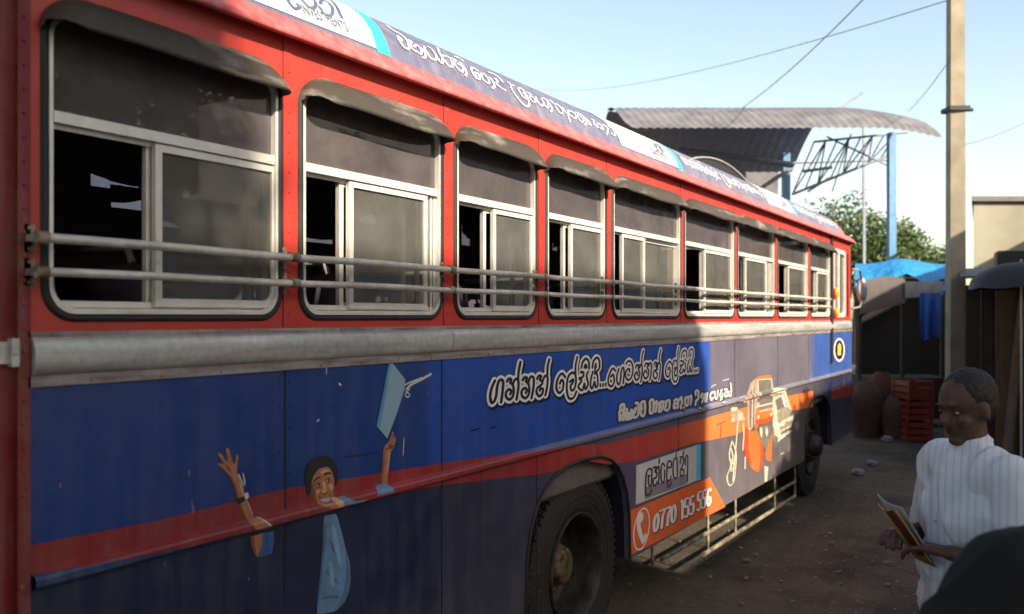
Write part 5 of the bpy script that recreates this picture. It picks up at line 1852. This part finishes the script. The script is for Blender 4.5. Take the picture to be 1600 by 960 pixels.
def person(label, loc, ang, H, armL, armR, tops, legs_m, skirt, head_turn=0., group=None, bald=False):
    """armL/armR: (elbow, wrist, hand direction) in the body frame (x forward, y left, z up, metres at 1.70 m)"""
    root = thing("person", label, "person", loc, group)
    k = H / 1.70
    rot = Matrix.Rotation(ang, 3, 'Z')
    base = Vector(loc)

    def W(p): return base + rot @ (Vector(p) * k)
    b = MB()

    def cap(p0, r0, p1, r1): b.capsule(W(p0), r0 * k, W(p1), r1 * k, 14)
    # head: skull, jaw, nose, ears, brow
    hr = rot @ Matrix.Rotation(head_turn, 3, 'Z') @ Matrix.Rotation(R(14), 3, 'Y')
    hc = Vector((.02, 0, 1.585))
    def HW(p): return base + (rot @ (hc * k)) + hr @ (Vector(p) * k)
    b.ell(HW((-.008, 0, .02)), .098 * k, .077 * k, .098 * k, 24, 16, hr)
    b.ell(HW((.022, 0, -.045)), .070 * k, .060 * k, .078 * k, 20, 12, hr)
    b.capsule(HW((.078, 0, .01)), .012 * k, HW((.100, 0, -.028)), .017 * k, 10)
    b.capsule(HW((.083, .024, .026)), .011 * k, HW((.083, -.024, .026)), .011 * k, 8)
    b.capsule(HW((.078, .018, -.068)), .011 * k, HW((.078, -.018, -.068)), .011 * k, 8)
    b.ell(HW((.068, 0, -.10)), .026 * k, .028 * k, .02 * k, 12, 8, hr)
    for s_ in (-1, 1):
        b.ell(HW((-.005, s_ * .078, -.012)), .020 * k, .010 * k, .033 * k, 10, 8, hr)
        b.ell(HW((.056, s_ * .038, -.03)), .026 * k, .022 * k, .024 * k, 10, 8, hr)
    cap((-.005, 0, 1.40), .058, (.005, 0, 1.52), .052)
    # trunk
    cap((-.01, .10, 1.36), .075, (-.01, -.10, 1.36), .075)
    cap((0, .07, 1.20), .105, (0, -.07, 1.20), .105)
    cap((.01, .05, 1.02), .105, (.01, -.05, 1.02), .105)
    cap((0, 0, .92), .12, (0, 0, 1.34), .11)
    cap((0, .05, .90), .115, (0, -.05, .90), .115)
    for s_ in (-1, 1):
        cap((0, s_ * .09, .88), .085, (.02, s_ * .095, .48), .055)
        cap((.02, s_ * .095, .48), .052, (-.01, s_ * .10, .09), .036)
        cap((-.03, s_ * .10, .045), .034, (.15, s_ * .115, .03), .026)
    # arms and hands
    for s_, (el, wr, hd) in ((1, armL), (-1, armR)):
        sh = Vector((-.01, s_ * .185, 1.375))
        cap(sh, .052, el, .041); cap(el, .040, wr, .026)
        wr = Vector(wr); hd = Vector(hd).normalized()
        sidev = Vector((0, 0, 1)).cross(hd)
        sidev = sidev.normalized() if sidev.length > .1 else Vector((0, 1, 0))
        nrm = hd.cross(sidev)
        pc = wr + hd * .05
        for q in (-.024, -.008, .008, .024):
            cap(wr + sidev * q * .7 + hd * .008, .017, wr + sidev * q * 1.15 + hd * .088, .013)
        for q, ln in ((-.030, .064), (-.010, .076), (.010, .080), (.030, .070)):
            p0 = wr + sidev * q * 1.15 + hd * .088
            p1 = p0 + (hd * .9 - nrm * .35).normalized() * ln * .45
            p2 = p1 + (hd * .55 - nrm * .8).normalized() * ln * .32
            p3 = p2 + (hd * .1 - nrm * 1.0).normalized() * ln * .26
            cap(p0, .0095, p1, .0088); cap(p1, .0088, p2, .0082); cap(p2, .0082, p3, .0072)
        t0 = wr + sidev * s_ * -.026 + hd * .03
        t1 = t0 + (hd * .55 - sidev * s_ * .75 - nrm * .3).normalized() * .042
        t2 = t1 + (hd * .85 - sidev * s_ * .15 - nrm * .5).normalized() * .032
        cap(t0, .015, t1, .011); cap(t1, .011, t2, .009)
    body = b.build("body", m_skin, root)
    remesh(body, .0065 * k, 3)
    # eyes, hair
    e = MB()
    for s_ in (-1, 1):
        e.ell(HW((.0765, s_ * .030, .002)), .007 * k, .012 * k, .0055 * k, 10, 8, hr)
    eo = e.build("eyes", m_eye, root)
    e = MB()
    for s_ in (-1, 1):
        e.ell(HW((.0815, s_ * .030, .002)), .003 * k, .0055 * k, .0055 * k, 8, 6, hr)
        e.capsule(HW((.090, s_ * .018, .027)), .004 * k, HW((.082, s_ * .046, .028)), .003 * k, 6)
    e.build("eyebrows", m_hair, root)
    h = MB()
    h.ell(HW((-.024, 0, .036)), .095 * k, .083 * k, .092 * k, 24, 16, hr)
    h.ell(HW((-.036, 0, .0)), .074 * k, .079 * k, .070 * k, 20, 12, hr)
    ho = h.build("hair", m_hair, root); remesh(ho, .006, 1); crease(ho, .0035, 70)
    # upper garment: body and sleeves
    g_ = MB()
    def gc(p0, r0, p1, r1): g_.capsule(W(p0), r0 * k, W(p1), r1 * k, 14)
    gc((-.012, .105, 1.362), .092, (-.012, -.105, 1.362), .092)
    gc((0, .075, 1.20), .128, (0, -.075, 1.20), .128)
    gc((.012, .06, 1.02), .130, (.012, -.06, 1.02), .130)
    gc((0, .065, .90), .132, (0, -.065, .90), .132)
    gc((0, 0, .95), .14, (0, 0, 1.32), .13)
    gc((-.01, 0, 1.38), .085, (-.005, 0, 1.445), .066)
    for s_, (el, wr, hd) in ((1, armL), (-1, armR)):
        sh = Vector((-.01, s_ * .182, 1.372))
        el, wr = Vector(el), Vector(wr)
        if tops[1] == 'short':
            gc(sh, .076, sh.lerp(el, .80), .070)
        else:
            gc(sh, .078, el, .060); gc(el, .058, el.lerp(wr, .93), .044)
    go = g_.build("shirt" if tops[1] == 'short' else "jacket", tops[0], root)
    remesh(go, .009 * k, 5)
    crease(go, .011, 9, .55)
    if tops[1] == 'short':
        c_ = MB()
        for s_ in (-1, 1):
            c_.capsule(W((-.055, s_ * .015, 1.468)), .014 * k, W((.01, s_ * .065, 1.452)), .014 * k, 8)
            c_.capsule(W((.01, s_ * .065, 1.452)), .014 * k, W((.075, s_ * .022, 1.405)), .012 * k, 8)
        c_.capsule(W((.10, 0, 1.40)), .008 * k, W((.135, 0, 1.20)), .008 * k, 8)
        c_.build("collar", tops[0], root)
    l_ = MB()
    if skirt:
        rows = []
        for i, (z, rx, ry) in enumerate(((.98, .135, .165), (.86, .150, .185), (.6, .165, .20), (.3, .175, .205), (.12, .18, .21))):
            rows.append([W((rx * (1 + .05 * math.sin(7 * a) * i / 4) * math.cos(a), ry * (1 + .05 * math.sin(7 * a) * i / 4) * math.sin(a), z)) for a in [2 * math.pi * j / 40 for j in range(40)]])
        l_.rings(rows, True); l_.build("sarong", legs_m, root)
    else:
        for s_ in (-1, 1):
            l_.capsule(W((0, s_ * .085, .90)), .108 * k, W((.02, s_ * .095, .48)), .074 * k, 14)
            l_.capsule(W((.02, s_ * .095, .48)), .074 * k, W((-.01, s_ * .10, .10)), .060 * k, 14)
        lo_ = l_.build("trousers", legs_m, root); remesh(lo_, .012 * k, 3); crease(lo_, .009, 10, .5)
    f_ = MB()
    for s_ in (-1, 1):
        f_.capsule(W((-.04, s_ * .10, .045)), .043 * k, W((.17, s_ * .118, .036)), .036 * k, 12)
    f_.build("shoes", m_shoe, root)
    return root, W


# man with leaflets
mp = P(1518, 600, 2.90); mp.z = 0
mang = R(128)
man, MW = person("man in a white striped shirt holding coloured leaflets beside the bus", mp, mang, 1.60,
                 ((.0, .275, 1.09), (.165, .13, 1.12), (.75, -.65, .12)), ((-.01, -.275, 1.09), (.17, -.12, 1.13), (.75, .6, .12)), (m_shirt, 'short'), m_sarong, True, R(12))
# the leaflets rest in his hands
lf0 = MW((.34, .03, 1.06))
lrot = Matrix.Rotation(mang, 3, 'Z')
def leaflet(c, ax, ay, w_, h_, m, label):
    c = Vector(c); ax = (lrot @ Vector(ax)).normalized(); ay = (lrot @ Vector(ay)).normalized()
    n_ = ax.cross(ay).normalized()
    rows = []
    for i in range(9):
        u = i / 8 - .5
        rows.append([c + ax * u * w_ + ay * s_ * h_ / 2 + n_ * (.012 * math.cos(u * 3) + e) for s_, e in ((-1, 0), (1, 0), (1, .004), (-1, .004))])
    b = MB(); b.rings(rows, True, True)
    tag(b.build("folded_leaflet", m, None, c), label, "leaflet", "leaflets in the man's hands")
leaflet(MW((.255, .02, 1.165)), (.15, 1, .05), (.6, 0, .85), .15, .20, M("yellow printed paper", (.36, .32, .04), .6, 0, .1), "yellow folded leaflet in the hands of the man in white")
leaflet(MW((.275, .06, 1.18)), (.2, 1, .1), (.65, 0, .85), .07, .18, M("dark red printed paper", (.11, .012, .016), .6), "dark red folded leaflet in front of the yellow leaflet")
leaflet(MW((.235, .0, 1.17)), (.1, 1, -.05), (.55, 0, .9), .18, .22, M("white printed paper", (.30, .30, .31), .6), "white folded leaflet behind the yellow leaflet")

# someone in black close to the camera
dp = P(1690, 600, 1.72); dp.z = 0
person("person in black clothes seen from behind at the bottom right corner", dp, TH + R(8), 1.62,
       ((-.06, .43, 1.12), (.10, .22, .98), (.6, -.8, -.1)), ((.02, -.26, 1.08), (.2, -.16, .98), (1, .3, -.2)), (m_coat, 'long'), m_trous, False, R(-20))
